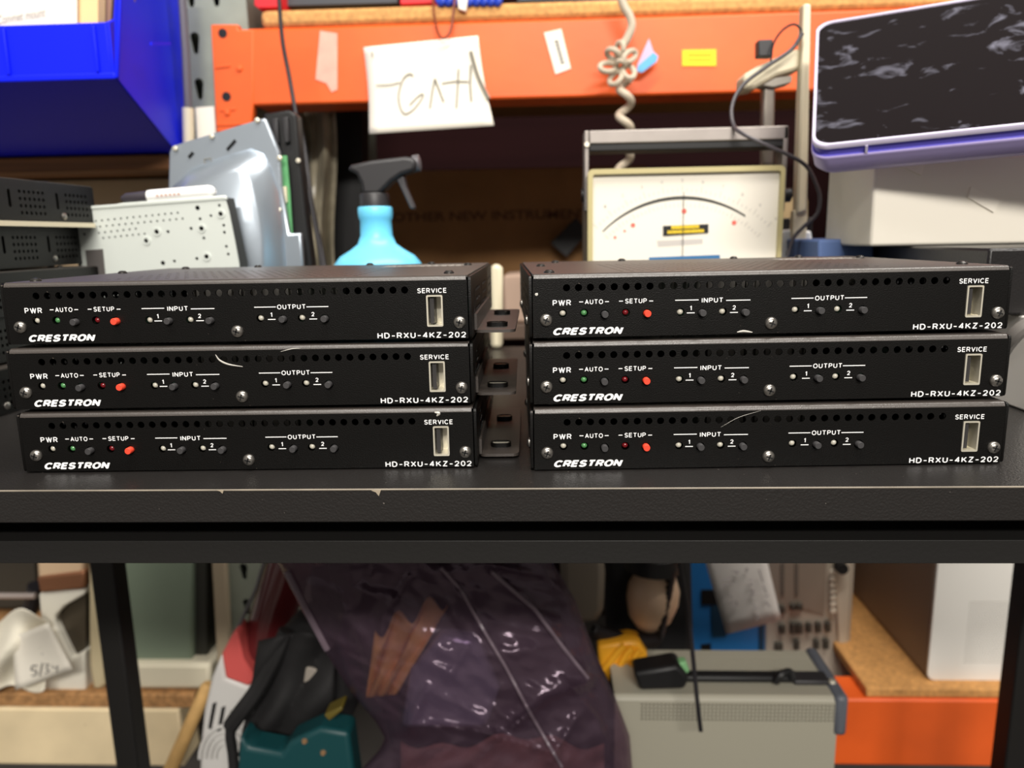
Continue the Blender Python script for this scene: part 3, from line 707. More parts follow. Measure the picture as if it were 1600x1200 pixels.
# ------------------------------------------------------------------ spray bottle
sb = thing('spray_bottle', 'pale blue spray bottle with dark grey trigger head', 'bottle', (P(588, 400, .62).x, .62, ZT))
bx, bz_ = P(587, 340, .62).x, ZT
k = .62/1186
def zz_(y): return P(587, y, .62).z-ZT
prof = [(.030, .0005), (.034, .004), (.0355, .03), (.0365, zz_(425)), (.0350, zz_(412)), (.0300, zz_(400)), (.0215, zz_(390)), (.0155, zz_(381)), (.0130, zz_(368)), (.0126, zz_(345)), (.0136, zz_(341)), (.0140, zz_(335)), (.0140, zz_(326)), (.0132, zz_(323))]
MB().lathe(prof, (bx, .62, ZT), (0, 0, 1), 32).build('bottle', cyan_pl, sb, smooth=60)
MB().lathe([(.0120, zz_(324)), (.0120, zz_(305)), (.0112, zz_(302))], (bx, .62, ZT), (0, 0, 1), 24).build('collar', dark_pl, sb)
MB().px([(541, 264), (548, 257), (580, 250), (632, 244), (646, 246), (650, 254), (648, 266), (640, 269), (627, 273), (612, 283), (596, 299), (592, 304), (566, 304), (563, 286), (556, 272)], .61, .020).build('sprayer_head', dark_pl, sb, bevel=.003, seg=3)
MB().lathe([(.0066, 0), (.0066, .005), (.004, .006)], P(646, 256, .62), (1, 0, .1), 14).build('nozzle', mat('nozzle_grey', C(88, 86, 90), .4), sb)
MB().px([(622, 272), (631, 274), (635, 292), (648, 324), (645, 328), (640, 325), (627, 297), (618, 279)], .615, .010).build('trigger', mat('trigger_grey', C(64, 63, 66), .45), sb, bevel=.0012)

# ------------------------------------------------------------------ analog meter
YM = .66
mt_ = thing('panel_meter', 'cream analog dial meter with carrying handle behind the right front stack', 'meter', (P(1070, 400, YM).x, YM+.05, ZT))
mx0, mx1 = P(918, 340, YM).x, P(1221, 340, YM).x; mz1 = P(1070, 262, YM).z
MB().box(mx0, mx1, YM+.002, YM+.085, ZT+.0005, mz1-.002).build('case', mat('meter_case', C(120, 112, 96), .5), mt_, bevel=.003)
vs_, fs = plate2d(rrect(mx0, mx1, ZT+.001, mz1, .004), [rrect(mx0+.0042, mx1-.0034, ZT+.03, mz1-.0042, .002)], .008)
MB().add([(v.x, YM+v.z-.001, v.y) for v in vs_], fs).build('bezel', cream_bezel, mt_, bevel=.0008)
fy = YM-.0005
MB().box(mx0+.004, mx1-.003, fy, fy+.003, ZT+.01, mz1-.004).build('dial_face', mat('dial_white', C(236, 230, 216), .6), mt_)
def mm(px_, py): a = P(px_, py, fy); return a.x, a.z
def arcpts(cx, cy_, R, a0, a1, n): return [(cx+R*sin(radians(a0+(a1-a0)*i/n)), cy_-R*cos(radians(a0+(a1-a0)*i/n))) for i in range(n+1)]
# scale arc through (943,360) (1070,309) (1163,333)
ax_, ay_, aR = 1068, 486, 177
sc = MB()
ap = arcpts(ax_, ay_, aR, -45.5, 33, 40)
for (x0, y0), (x1, y1), i in zip(ap, ap[1:], range(99)):
    t = .0014*(.55+.45*sin(pi*i/40)); 
    a, b = Vector((mm(x0, y0)[0], fy, mm(x0, y0)[1])), Vector((mm(x1, y1)[0], fy, mm(x1, y1)[1]))
    sc.prism([a+Vector((0, -.0002, -t)), b+Vector((0, -.0002, -t)), b+Vector((0, -.0002, t)), a+Vector((0, -.0002, t))], (0, .0002, 0))
sc.build('scale_arc', mat('dial_black', C(58, 58, 54), .5), mt_)
tk = MB(); nb = MB(); lwk = MB()
for i in range(41):
    an = radians(-46+2.27*i); big = i % 4 == 0
    for r0, r1, mbx in ((186, 196 if big else 191, tk), (163, 168 if not big else 171, lwk)):
        p0 = mm(ax_+r0*sin(an), ay_-r0*cos(an)); p1 = mm(ax_+r1*sin(an), ay_-r1*cos(an))
        mbx.tube([(p0[0], fy-.0001, p0[1]), (p1[0], fy-.0001, p1[1])], .00022, 4)
tk.build('upper_ticks', ink_faint, mt_); lwk.build('lower_ticks', ink_faint, mt_)
for i in range(11):
    an = radians(-46+9.1*i); cpx = mm(ax_+204*sin(an), ay_-204*cos(an))
    put_text(nb, str(i) if i < 10 else '10', 0, 0, .0018, .0026, lambda x, z, o, c=cpx: Vector((c[0]+x, fy-o, c[1]+z)), 0)
nb.build('scale_numbers', ink_faint, mt_)
rd = MB()
for x, y, r in ((989, 352, .0020), (1069, 330, .0022), (1147, 348, .0020), (961, 371, .0013), (976, 361, .0011)):
    c_ = mm(x, y); rd.lathe([(r, 0), (r, .0002), (0, .00022)], (c_[0], fy, c_[1]), (0, -1, 0), 10)
rd.build('red_dots', mat('red_dot', C(232, 110, 96), .6), mt_)
pn = MB(); c0_, c1_ = mm(1068, 300), mm(1066, 400)
pn.tube([(c0_[0], fy-.0015, c0_[1]), (c1_[0], fy-.0015, c1_[1])], .00025, 6)
pn.build('needle', ink_black, mt_)
MB().px([(1036, 353), (1107, 350), (1107, 364), (1036, 369)], fy-.0006, .0005).build('maker_plate', black_pl, mt_)
yp = MB(); rr = random.Random(5)
for row, (xa, xb, ya, yb) in enumerate(((1049, 1092, 352.6, 358.0), (1043, 1098, 360.0, 364.8))):
    x = xa
    while x < xb:
        w_ = rr.uniform(1.5, 3); sl = -(x-1036)*.04
        yp.px([(x, ya+sl+.6), (x+w_, ya+sl+.6), (x+w_, yb+sl+.6), (x, yb+sl+.6)], fy-.0008, .0003); x += w_+.5
yp.build('plate_print', mat('yellow_print_meter', C(238, 204, 40), .5), mt_)
MB().px([(1026, 376), (1098, 373), (1098, 381), (1028, 386)], fy-.0001, .0002).build('grey_patch', mat('patch_grey', C(196, 190, 184), .6), mt_)
MB().px([(1014, 402), (1125, 398), (1125, 440), (1014, 440)], fy-.0004, .0004).build('blue_plate', mat('steel_blue', C(58, 112, 160), .4), mt_)
hm = mat('brushed_handle', C(150, 143, 138), .42, .7, var=.1, vscale=30)
YH = YM+.01
hz0, hz1 = P(1070, 233, YH).z, P(1070, 200, YH).z
hx0_, hx1_ = P(913, 220, YH).x, P(1232, 215, YH).x
MB().box(hx0_+.004, hx1_, YH, YH+.004, hz0+.006, hz1).build('handle_bar', hm, mt_, bevel=.001)
MB().box(hx0_+.004, hx1_, YH+.001, YH+.03, hz0, hz0+.006).build('handle_grip', black_pl, mt_, bevel=.001)
MB().box(hx0_, hx0_+.004, YH, YH+.025, P(915, 330, YH).z, hz1).build('handle_arm', hm, mt_, bevel=.001)
MB().box(hx1_-.004, hx1_, YH, YH+.025, P(1228, 330, YH).z, hz1).build('handle_arm', hm, mt_, bevel=.001)
for px_ in (914, 1229):
    MB().lathe([(.006, -.003), (.006, .003)], P(px_, 305, YH+.012), (1, 0, 0), 12).build('pivot_knob', black_pl, mt_)
MB().lathe([(.0024, 0), (.002, .0015)], P(917, 226, YH-.001), (0, -1, 0), 10).build('handle_screw', usb_metal, mt_)

# cream stand
st = thing('instrument_stand', 'cream upright post with side arm between the dial meter and the tablet', 'stand', (P(1250, 330, .72).x, .72, ZT))
MB().px([(1256, 5), (1268, 5), (1262, 330), (1245, 335)], .69, .014).build('post', cream_pl, st, bevel=.002)
MB().box(P(1253, 330, .69).x-.006, P(1253, 330, .69).x+.006, .693, .703, ZT+.0005, P(1253, 328, .69).z).build('post_foot', cream_pl, st, bevel=.001)
MB().px([(1162, 116), (1182, 104), (1238, 78), (1256, 74), (1256, 106), (1215, 118), (1180, 138), (1163, 141)], .70, .03).build('arm', cream_pl, st, bevel=.003)
MB().px([(1186, 124), (1238, 118), (1237, 129), (1208, 136), (1186, 132)], .705, .02).build('arm_clamp', mat('pale_grey', C(190, 184, 172), .5), st, bevel=.001)
MB().px([(1193, 132), (1212, 132), (1209, 258), (1192, 258)], .71, .012).build('rod', mat('dull_rod', C(150, 142, 132), .35, .6), st, bevel=.002)
MB().px([(1185, 62), (1208, 61), (1208, 88), (1185, 88)], .695, .012).build('clip', dark_pl, st, bevel=.001)
tag(MB().tube(spline([P(1246, 66, .69), P(1252, 48, .69), P(1240, 38, .69), P(1222, 48, .69), P(1208, 70, .688), P(1204, 100, .688)], 6)+[], .0009, 6).build('wire', black_cord), 'thin black wire looping above the cream side arm', 'wire')
tag(MB().tube(spline([P(1254, 52, .686), P(1236, 78, .686), P(1198, 104, .686), P(1160, 134, .686), P(1144, 165, .68), P(1146, 195, .67), P(1162, 210, .655), P(1205, 230, .65), P(1240, 246, .655), P(1262, 262, .66), P(1276, 290, .66), P(1281, 310, .66), P(1276, 335, .66), P(1255, 355, .66), P(1240, 372, .66), P(1230, 400, .66)], 8), .0016, 8).build('curved_cable', mat('grey_black_cable', C(70, 66, 70), .4)), 'dark cable arching from the cream arm down past the meter handle', 'cable')

# ------------------------------------------------------------------ phone
ph = thing('tablet', 'tablet with black smudged screen in a lavender case, leaning on the white box', 'tablet', P(1440, 240, .50))
BLp, BRp, TLp = P(1268, 230, .540), P(1600, 195, .498), P(1268, 38, .650)
ex = (BRp-BLp).normalized(); ez = (TLp-BLp); hgt_v = ez-ex*ez.dot(ex); ph_h = hgt_v.length; ez = hgt_v.normalized(); en = ex.cross(ez)   # en points away from the viewer
if en.y < 0: en = -en
LX = .215
def rl(ins, dpt, r=.011):
    return [BLp+ex*x+ez*z+en*dpt for x, z in rrect(ins, LX-ins, ins, ph_h-ins, r, 6)]
lav = mat('lavender_case', C(186, 172, 226), .4)
MB().loft([rl(.0022, .0006), rl(.0018, -.0004), rl(.0004, -.0004), rl(-.0002, .0008), rl(0, .0032)], caps=False).build('front_rim', mat('pale_lavender', C(214, 206, 232), .35), ph, smooth=60)
MB().loft([rl(0, .0032), rl(.0010, .0036), rl(.0010, .0085), rl(0, .0090)], caps=False).build('side_frame', mat('violet_frame', C(104, 96, 206), .35), ph)
MB().loft([rl(0, .0090), rl(-.0006, .0098), rl(-.0004, .0112), rl(.0002, .0140), rl(.001, .0215), rl(.004, .0262), rl(.009, .0280)]).build('rear_case', lav, ph, smooth=60)
smm = mat('smudged_black_glass', C(14, 10, 12), .07, 0, .4)
nt = smm.node_tree; b_ = nt.nodes['Principled BSDF']; tcn = nt.nodes['Texture Coordinate']
n1 = nt.nodes.new('ShaderNodeTexNoise'); n1.inputs['Scale'].default_value = 70; n1.inputs['Detail'].default_value = 7; n1.inputs['Distortion'].default_value = .8
mpn = nt.nodes.new('ShaderNodeMapping'); mpn.inputs['Scale'].default_value = (.6, .6, 1.2); mpn.inputs['Location'].default_value = (.31, .2, .1)
nt.links.new(tcn.outputs['Object'], mpn.inputs[0]); nt.links.new(mpn.outputs[0], n1.inputs['Vector'])
r1 = nt.nodes.new('ShaderNodeValToRGB'); r1.color_ramp.elements[0].position = .58; r1.color_ramp.elements[1].position = .95
r1.color_ramp.elements[0].color = C(20, 15, 17); r1.color_ramp.elements[1].color = C(150, 150, 168)
nt.links.new(n1.outputs['Fac'], r1.inputs[0]); nt.links.new(r1.outputs[0], b_.inputs['Base Color'])
MB().loft([rl(.0022, .0006, .009), rl(.0022, .0030, .009)]).build('screen', smm, ph)
a = BLp+ex*.033
MB().prism([a+ez*.0006+en*.003, a+ex*.0016+ez*.0006+en*.003, a+ex*.0016+ez*.0006+en*.009, a+ez*.0006+en*.009], ez*-.0014).build('side_button_gap', mat('pale_lavender', C(214, 206, 232), .35), ph)

# white box behind the phone
wbx = thing('white_box', 'white steel instrument box under and behind the lavender tablet', 'box', (.38, .60, P(1500, 389, .465).z))
wx0 = P(1365, 300, .565).x; wz0, wz1 = P(1500, 389, .465).z+.0004, P(1366, 247, .565).z
MB().box(wx0, .62, .565, .655, wz0, wz1).build('housing', mat('warm_white_paint', C(232, 226, 212), .5), wbx, bevel=.002)
MB().px([(1400, 248), (1445, 256), (1440, 274), (1398, 255)], .5638, .0012).build('lit_patch', paper, wbx)  # both pale pieces stand in for patches of light on the box front
MB().px([(1517, 292), (1563, 314), (1553, 332), (1512, 308)], .5638, .0012).build('lit_patch', paper, wbx)
item('blue_box', 'dull blue box under the white box behind the right front stack', 'box', [(1279, 374), (1366, 373), (1366, 572), (1279, 572)], .62, .11, mat('grey_blue', C(84, 108, 156), .6), .002)
for o in [o for o in bpy.data.objects if o.name.startswith('blue_box')]: pass
bxx = MB().box(.262, .60, .465, .70, ZT+.0565, P(1500, 389, .465).z)
blk = thing('black_amplifier', 'black metal box behind the right end of the right front stack', 'electronics box', (.42, .51, ZT+.0565))
bxx.build('housing', mat('black_satin', C(28, 26, 26), .3, 0, .5, bump=.2, bscale=900), blk, bevel=.0015)
ct = thing('printed_carton', 'white carton with fine print under the black metal box at right', 'box', (.44, .51, ZT))
MB().box(.285, .60, .45, .69, ZT+.0005, ZT+.056).build('carton', mat('white_carton', C(226, 222, 216), .7), ct, bevel=.001)
fp = MB(); rr = random.Random(9)
for row in range(9):
    x = .29
    while x < .36:
        w_ = rr.uniform(.001, .004); fp.box(x, x+w_, .4498, .45, ZT+.014+row*.0045, ZT+.0152+row*.0045); x += w_+.001
fp.build('fine_print', ink_faint, ct)
tag(MB().tube(spline([P(1560, 560, .44), P(1580, 530, .425), P(1605, 508, .42), P(1650, 490, .42)], 8), .0042, 10).build('grey_cable', mat('grey_cable', C(112, 108, 104), .45)), 'thick grey cable at the right edge beside the right front stack', 'cable')
# small things between meter and white box
item('white_jar', 'small white jar directly right of the meter, left of its twin', 'jar', [(1218, 360), (1247, 358), (1247, 551), (1218, 551)], .70, .02, mat('bright_white', C(245, 248, 248), .4), .002)
item('white_jar', 'small white jar beside the dull blue box, right of its twin', 'jar', [(1252, 362), (1268, 360), (1270, 376), (1276, 380), (1276, 551), (1252, 551)], .70, .02, mat('bright_white', C(245, 248, 248), .4), .002)
item('black_block', 'black block standing behind the two small white jars', 'block', [(1221, 341), (1270, 340), (1270, 547), (1221, 547)], .722, .02, black_pl)
item('yellow_carton', 'small tan and yellow carton behind the meter right edge', 'box', [(1222, 308), (1262, 310), (1262, 505), (1222, 505)], .955, .05, mat('yellow_tan', C(150, 128, 92), .7))

# ------------------------------------------------------------------ lower left
gc = thing('cabinet', 'sage green equipment cabinet with white base under the left of the bench', 'cabinet', P(265, 1080, .912))
MB().px([(176, 800), (300, 800), (300, 1036), (176, 1036)], .925, .3).build('body', mat('sage_green', C(120, 134, 116), .5), gc, bevel=.004)
MB().px([(296, 800), (322, 800), (324, 1036), (300, 1036)], .935, .28).build('side_frame', mat('shaded_sage', C(44, 44, 38), .5), gc, bevel=.002)  # cabinet's side in shade: the shade is put into this dark colour
MB().px([(180, 1038), (328, 1038), (328, 1078), (180, 1078)], .912, .32).build('base', mat('off_white_base', C(222, 214, 190), .5), gc, bevel=.006)
item('cream_board', 'narrow cream board standing between the sage cabinet and the rack upright', 'panel', [(326, 800), (348, 800), (360, 1055), (340, 1055)], .912, .012, mat('cream_panel', C(168, 152, 128), .5), .002)

jar = thing('coffee_grinder', 'white appliance with copper ring and dark oval opening below the bench at left', 'appliance', P(100, 1085, .915))
YJ = .915
MB().px([(52, 800), (134, 800), (131, 905), (128, 910), (60, 916), (57, 900)], YJ, .05).build('lid', mat('tan_glass', C(206, 178, 146), .2), jar, bevel=.006)
MB().px([(57, 902), (131, 893), (131, 920), (62, 927)], YJ-.004, .058).build('copper_ring', mat('copper', C(150, 104, 76), .3, .6), jar, bevel=.003)
MB().px([(60, 928), (131, 921), (131, 930), (100, 948), (87, 962), (85, 972), (90, 985), (106, 1018), (112, 1030), (131, 1018), (134, 1086), (60, 1086), (64, 980)], YJ, .05).build('body', mat('white_appliance', C(232, 228, 214), .4), jar, bevel=.003)
MB().px([(84, 940), (134, 925), (134, 1035), (100, 1035)], YJ+.012, .03).build('inner_panel', mat('olive_dark', C(70, 62, 50), .5), jar)
item('cream_tube', 'cream vertical tube beside the left bench leg', 'tube', [(137, 800), (152, 800), (164, 1068), (159, 1078), (144, 1078), (138, 1040)], .912, .012, mat('cream_tube', C(196, 182, 148), .45), .005)
cl = MB().grid(lambda u, v: P(-30+u*108-8*v, 975+v*102-35*u*(1-v)*sin(u*3)+6*sin(u*9), (.895+.010*sin(u*7+v*4)+.008*sin(v*9)-.01*v)), 18, 14)
tag(cl.build('white_cloth', mat('white_cloth', C(236, 230, 212), .9), solid=.002, sub=1), 'white crumpled cloth on the chipboard under the handwritten note', 'cloth')
nt_ = thing('handwritten_note', 'white folded note with handwriting leaning on the white appliance', 'paper', P(66, 1070, .90))
MB().grid(lambda u, v: P((20+u*55)*(1-v)+(24+u*90)*v, (995-u*22)*(1-v)+(1078-u*32)*v, (.872+.012*sin(u*4+1)*(1-v))), 8, 8).build('sheet', paper, nt_, solid=.0006)
hw = MB()
for l in ([(58, 1040), (50, 1041), (49, 1047), (56, 1048), (56, 1054), (49, 1056)], [(66, 1036), (62, 1056)], [(70, 1038), (77, 1038), (72, 1044), (77, 1048), (70, 1052)], [(84, 1034), (82, 1043), (92, 1041)], [(90, 1034), (89, 1050)], [(62, 1012), (72, 1010), (66, 1022), (78, 1018)], [(82, 1014), (90, 1012), (84, 1022), (92, 1020)]):
    hw.tube(spline([P(x, y, .8705) for x, y in l], 4), .0007, 5)
hw.build('handwriting', ink_black, nt_)
tag(MB().tube([P(-40, 931, .97), P(56, 931, .97)], .0045, 10).build('metal_rod', mat('satin_rod', C(190, 178, 172), .35, .5)), 'pale metal rod running behind the white appliance at far left', 'rod')
tag(MB().px([(-60, 860), (52, 860), (58, 952), (-60, 952)], 1.12, .1).build('dark_box', mat('dark_olive_box', C(58, 54, 46), .7), bevel=.004), 'dark olive box in the shadow at far left below the bench', 'box')
blt = MB().tube(spline([P(-30, 1000, 1.0), P(20, 985, .99), P(48, 950, .985), P(56, 915, .98)], 6), .011, 10)
tag(blt.build('rubber_hose', mat('black_rubber', C(34, 33, 36), .4)), 'short black rubber hose in front of the dark olive box', 'hose')

# wooden stick
a, b = P(326, 1068, .87), P(250, 1240, .86)
tag(MB().tube([a, a.lerp(b, .03), b], [.006, .0085, .0095], 10).build('wooden_stick', mat('light_wood', C(212, 170, 108), .6, var=.15, vscale=40)), 'light wooden stick leaning beside the handheld vacuum', 'stick')

# handheld vacuum
vc = thing('handheld_vacuum', 'white and red handheld vacuum with dark red see-through canister, upright under the bench', 'vacuum cleaner', P(360, 1200, .80))
pA, pB = P(330, 1240, .80), P(448, 868, .80); ax = (pB-pA).normalized(); LV = (pB-pA).length
MB().lathe([(.020, LV*.62), (.026, LV*.64), (.027, LV*1.05), (.022, LV*1.12)], P(338, 1240, .815), ax, 24).build('canister', mat('dark_red_clear', C(98, 36, 38), .15, coat=.6), vc)
MB().px([(366, 985), (372, 990), (380, 1030), (400, 1062), (388, 1073), (352, 1060), (346, 1022)], .775, .03).build('red_collar', mat('coral_red', C(214, 92, 88), .4), vc, bevel=.004)
MB().px([(346, 1022), (353, 1060), (388, 1074), (402, 1064), (396, 1110), (380, 1150), (376, 1260), (310, 1260), (312, 1170), (318, 1110), (330, 1060)], .78, .05).build('motor_body', mat('white_vacuum', C(214, 212, 208), .4), vc, bevel=.006)
sl = MB()
for k_ in range(3): sl.px([(332+k_*14, 1100+k_*6), (338+k_*14, 1098+k_*6), (330+k_*14, 1140+k_*5), (325+k_*14, 1138+k_*5)], .7785, .002)
sl.build('vent_slots', recess_m, vc)
for k_ in range(4):
    MB().tube([P(352+ (16+k_*8)*cos(t), 1185+(24+k_*9)*sin(t), .777) for t in [pi+ pi*i/14 for i in range(15)]], .0022, 8).build('fan_ring', mat('white_vacuum', C(214, 212, 208), .4), vc)
MB().tube([P(372, 980, .79), P(400, 920, .795), P(418, 860, .80)], .0022, 8).build('trim_edge', mat('grey_metal_trim', C(140, 138, 140), .3, .6), vc)

# tool bag and teal tool
tb = thing('tool_bag', 'black fabric tool bag with strap under the bench between vacuum and plastic bag', 'bag', P(450, 1150, .70))
def lump(name, mt, poly, Y, dep, parent, bev): return MB().px(poly, Y, dep).build(name, mt, parent, bevel=bev, seg=3)
fab = mat('black_fabric', C(26, 25, 26), .75, var=.3, vscale=30, bump=.5, bscale=60)
MB().grid(lambda u, v: P(405+u*120+25*v*(u-.5)-20*v, 985+v*180+30*abs(u-.55), .695-.012*abs(sin(u*7+v*4))-.006*sin(v*9+u*3)), 20, 20).build('front_folds', fab, tb, solid=.002)
lump('body', fab, [(400, 1060), (412, 1022), (440, 990), (470, 962), (505, 990), (540, 1030), (560, 1100), (520, 1190), (430, 1180), (385, 1165)], .70, .05, tb, .012)
MB().tube(spline([P(448, 985, .69), P(428, 1030, .685), P(400, 1080, .68), P(372, 1118, .675), P(360, 1135, .675)], 6), [.008]*25, 8).build('strap', fab, tb)
MB().tube(spline([P(362, 1128, .675), P(360, 1150, .675), P(364, 1180, .675), P(368, 1240, .675)], 6), .0055, 8).build('strap_end', fab, tb)
tl_ = thing('power_tool', 'teal cordless power tool with yellowish trim at the bottom behind the plastic bag', 'tool', P(440, 1230, .68))
lump('housing', mat('teal_plastic', C(16, 66, 70), .45), [(374, 1150), (388, 1168), (440, 1178), (452, 1160), (500, 1138), (545, 1146), (560, 1260), (366, 1260)], .64, .030, tl_, .008)
lump('trim', mat('olive_yellow', C(96, 84, 30), .5), [(505, 1118), (534, 1104), (536, 1110), (514, 1128)], .636, .02, tl_, .003)
for x, y in ((476, 1158), (505, 1176)): MB().lathe([(.003, 0), (.002, .002)], P(x, y, .640), (0, -1, 0), 10).build('screw', mat('brass_screw', C(190, 150, 110), .35, .6), tl_)
item('small_label', 'small whitish label on the dark bag left of the plastic bag', 'label', [(478, 1042), (505, 1050), (500, 1072), (474, 1066)], .694, .004, mat('dim_white', C(150, 142, 132), .6))

# ------------------------------------------------------------------ anti-static bag
bg = thing('plastic_bag', 'large crumpled smoky purple see-through antistatic bag under the bench', 'bag', P(740, 1200, .62))
LB = [(850, 415), (885, 437), (950, 470), (1010, 502), (1080, 548), (1130, 588), (1155, 602), (1175, 590), (1200, 566), (1300, 540), (1700, 560)]
RB_ = [(850, 850), (885, 868), (940, 900), (1020, 930), (1080, 958), (1150, 984), (1200, 988), (1300, 1000), (1700, 1000)]
def interp(T, y):
    for (a0, b0), (a1, b1) in zip(T, T[1:]):
        if y <= a1: return b0+(b1-b0)*(y-a0)/(a1-a0)
    return T[-1][1]
def crease(u, v):
    n_ = 0
    p_ = Vector((u*3.2+v*1.2, v*3.0-u*1.6, .3))
    n_ += (abs(noise.noise(p_))-.25)*1.2
    n_ += (abs(noise.noise(p_*2.3+Vector((5, 2, 1))))-.2)*.5
    n_ += .25*noise.noise(p_*5)
    return n_
zbag = ZT-.596
FOLDS = [([(690, 886), (760, 990), (830, 1115), (880, 1200)], .004, 7), ([(768, 892), (835, 950), (880, 1010), (920, 1060)], .006, 10), ([(640, 1140), (650, 1110), (664, 1082)], .016, 12),
         ([(800, 1135), (855, 1092), (915, 1068)], .016, 10), ([(540, 950), (528, 1010), (560, 1090)], .007, 9), ([(640, 900), (600, 960), (585, 1060)], .007, 9), ([(880, 1060), (930, 1120), (970, 1210)], .008, 12),
         ([(640, 1130), (740, 1140), (860, 1175)], .010, 14), ([(580, 890), (560, 950)], .005, 8), ([(860, 1190), (900, 1120)], .008, 10), ([(700, 940), (730, 1010), (700, 1060)], .005, 8), ([(760, 880), (850, 900), (895, 935)], .007, 9)]
def fold(x, y):
    t = 0
    for pl, A, wd in FOLDS:
        best = 1e9
        for (x0, y0), (x1, y1) in zip(pl, pl[1:]):
            dx, dy = x1-x0, y1-y0; k = max(0, min(1, ((x-x0)*dx+(y-y0)*dy)/(dx*dx+dy*dy)))
            best = min(best, (x-x0-k*dx)**2+(y-y0-k*dy)**2)
        t += A*math.exp(-sqrt(best)/wd*1.3)
    return t
def bagpt(u, v, side):
    y = 852+v*348*1.06
    xl, xr = interp(LB, y), interp(RB_, y)
    e = (sin(pi*u))**.55 if 0 < u < 1 else 0
    dd = side*(.055*e) + .012*crease(u+side*.7, v*1.2)*min(1, e*2)
    if side < 0: dd -= fold(xl+u*(xr-xl), y)*min(1, e*1.5)
    return P(xl+u*(xr-xl), y, .625+dd+.02*v)
def bag_shape(side):
    def f(u, v):
        if v <= .86: return bagpt(u, v/.86, side)
        a_ = bagpt(u, 1, side); t = (v-.86)/.14
        return Vector((a_.x, a_.y, a_.z*(1-t)+zbag*t))
    return f
bagm = bpy.data.materials.new('smoky_antistatic_film'); bagm.use_nodes = True
nt = bagm.node_tree; pb = nt.nodes['Principled BSDF']; out = nt.nodes['Material Output']
pb.inputs['Base Color'].default_value = C(104, 86, 102); pb.inputs['Roughness'].default_value = .2; pb.inputs['Metallic'].default_value = .35; pb.inputs['Specular IOR Level'].default_value = .7
tr = nt.nodes.new('ShaderNodeBsdfTransparent'); tr.inputs[0].default_value = C(216, 196, 208)
mx = nt.nodes.new('ShaderNodeMixShader'); mx.inputs[0].default_value = .42
nt.links.new(tr.outputs[0], mx.inputs[1]); nt.links.new(pb.outputs[0], mx.inputs[2]); nt.links.new(mx.outputs[0], out.inputs[0])
nz = nt.nodes.new('ShaderNodeTexNoise'); nz.inputs['Scale'].default_value = 55; nz.inputs['Detail'].default_value = 4; nz.inputs['Distortion'].default_value = 1.2
tcn = nt.nodes.new('ShaderNodeTexCoord'); nt.links.new(tcn.outputs['Object'], nz.inputs['Vector'])
bpn = nt.nodes.new('ShaderNodeBump'); bpn.inputs['Strength'].default_value = .22; bpn.inputs['Distance'].default_value = .004
nt.links.new(nz.outputs['Fac'], bpn.inputs['Height']); nt.links.new(bpn.outputs[0], pb.inputs['Normal'])
MB().grid(bag_shape(-1), 130, 130).build('front_film', bagm, bg, smooth=80)
MB().grid(bag_shape(1), 40, 40).build('back_film', bagm, bg, smooth=80)
seam = mat('bag_seam', C(112, 98, 108), .35)
def onbag(x, y, off=.0015):
    v = (y-852)/(348*1.06); xl, xr = interp(LB, y), interp(RB_, y); u = (x-xl)/(xr-xl)
    p_ = bagpt(min(.98, max(.02, u)), v, -1); return p_+Vector((0, -off, 0))
def line(pts, n=24):
    s_ = []
    for (x0, y0), (x1, y1) in zip(pts, pts[1:]):
        for i in range(n): s_.append(onbag(x0+(x1-x0)*i/n, y0+(y1-y0)*i/n))
    return s_
MB().tube(line([(690, 886), (720, 920), (760, 990), (790, 1040), (830, 1115), (880, 1200)]), .0014, 6).build('seam', seam, bg)
MB().tube(line([(768, 892), (800, 920), (835, 950), (880, 1010), (920, 1060)]), .0016, 6).build('fold_ridge', seam, bg)
MB().tube(line([(440, 892), (475, 960), (505, 1015)]), .003, 6).build('side_seam', seam, bg)
# contents
pk = mat('brown_kraft', C(236, 190, 112), .8, var=.3, vscale=30, bump=.6, bscale=50)
tag(MB().grid(lambda u, v: P(586-14*v+u*(114-66*v), 985-50*u+v*(105+45*u)+16*sin(u*15)*(1-v), .632-.008*abs(sin(u*9+v*3))-.004*sin(v*8+u*4)), 24, 20).build('kraft_paper', pk, solid=.001), 'crumpled brown kraft paper inside the smoky plastic bag', 'paper')
tag(MB().grid(lambda u, v: P(626+u*318, 1158+v*70+9*sin(u*8)+6*sin(u*23), .630-.008*abs(sin(u*11+v*5))), 24, 10).build('kraft_paper', mat('pinkish_wrap', C(140, 104, 96), .7, var=.3, vscale=30), solid=.001), 'pinkish brown wrapping at the bottom inside the smoky plastic bag', 'paper')
item('wrapped_device', 'dark grey-blue bubble-wrapped device inside the smoky plastic bag', 'electronics box', [(640, 1050), (690, 990), (745, 1000), (780, 1080), (760, 1140), (625, 1140)], .615, .018, mat('grey_blue_wrap', C(140, 146, 168), .25, .3, bump=.9, bscale=140), .006)
item('dark_device', 'large dark box filling the smoky plastic bag', 'electronics box', [(500, 880), (860, 880), (960, 1180), (900, 1300), (640, 1300), (580, 1060)], .646, .03, mat('dark_purple_box', C(58, 46, 56), .6), .01)

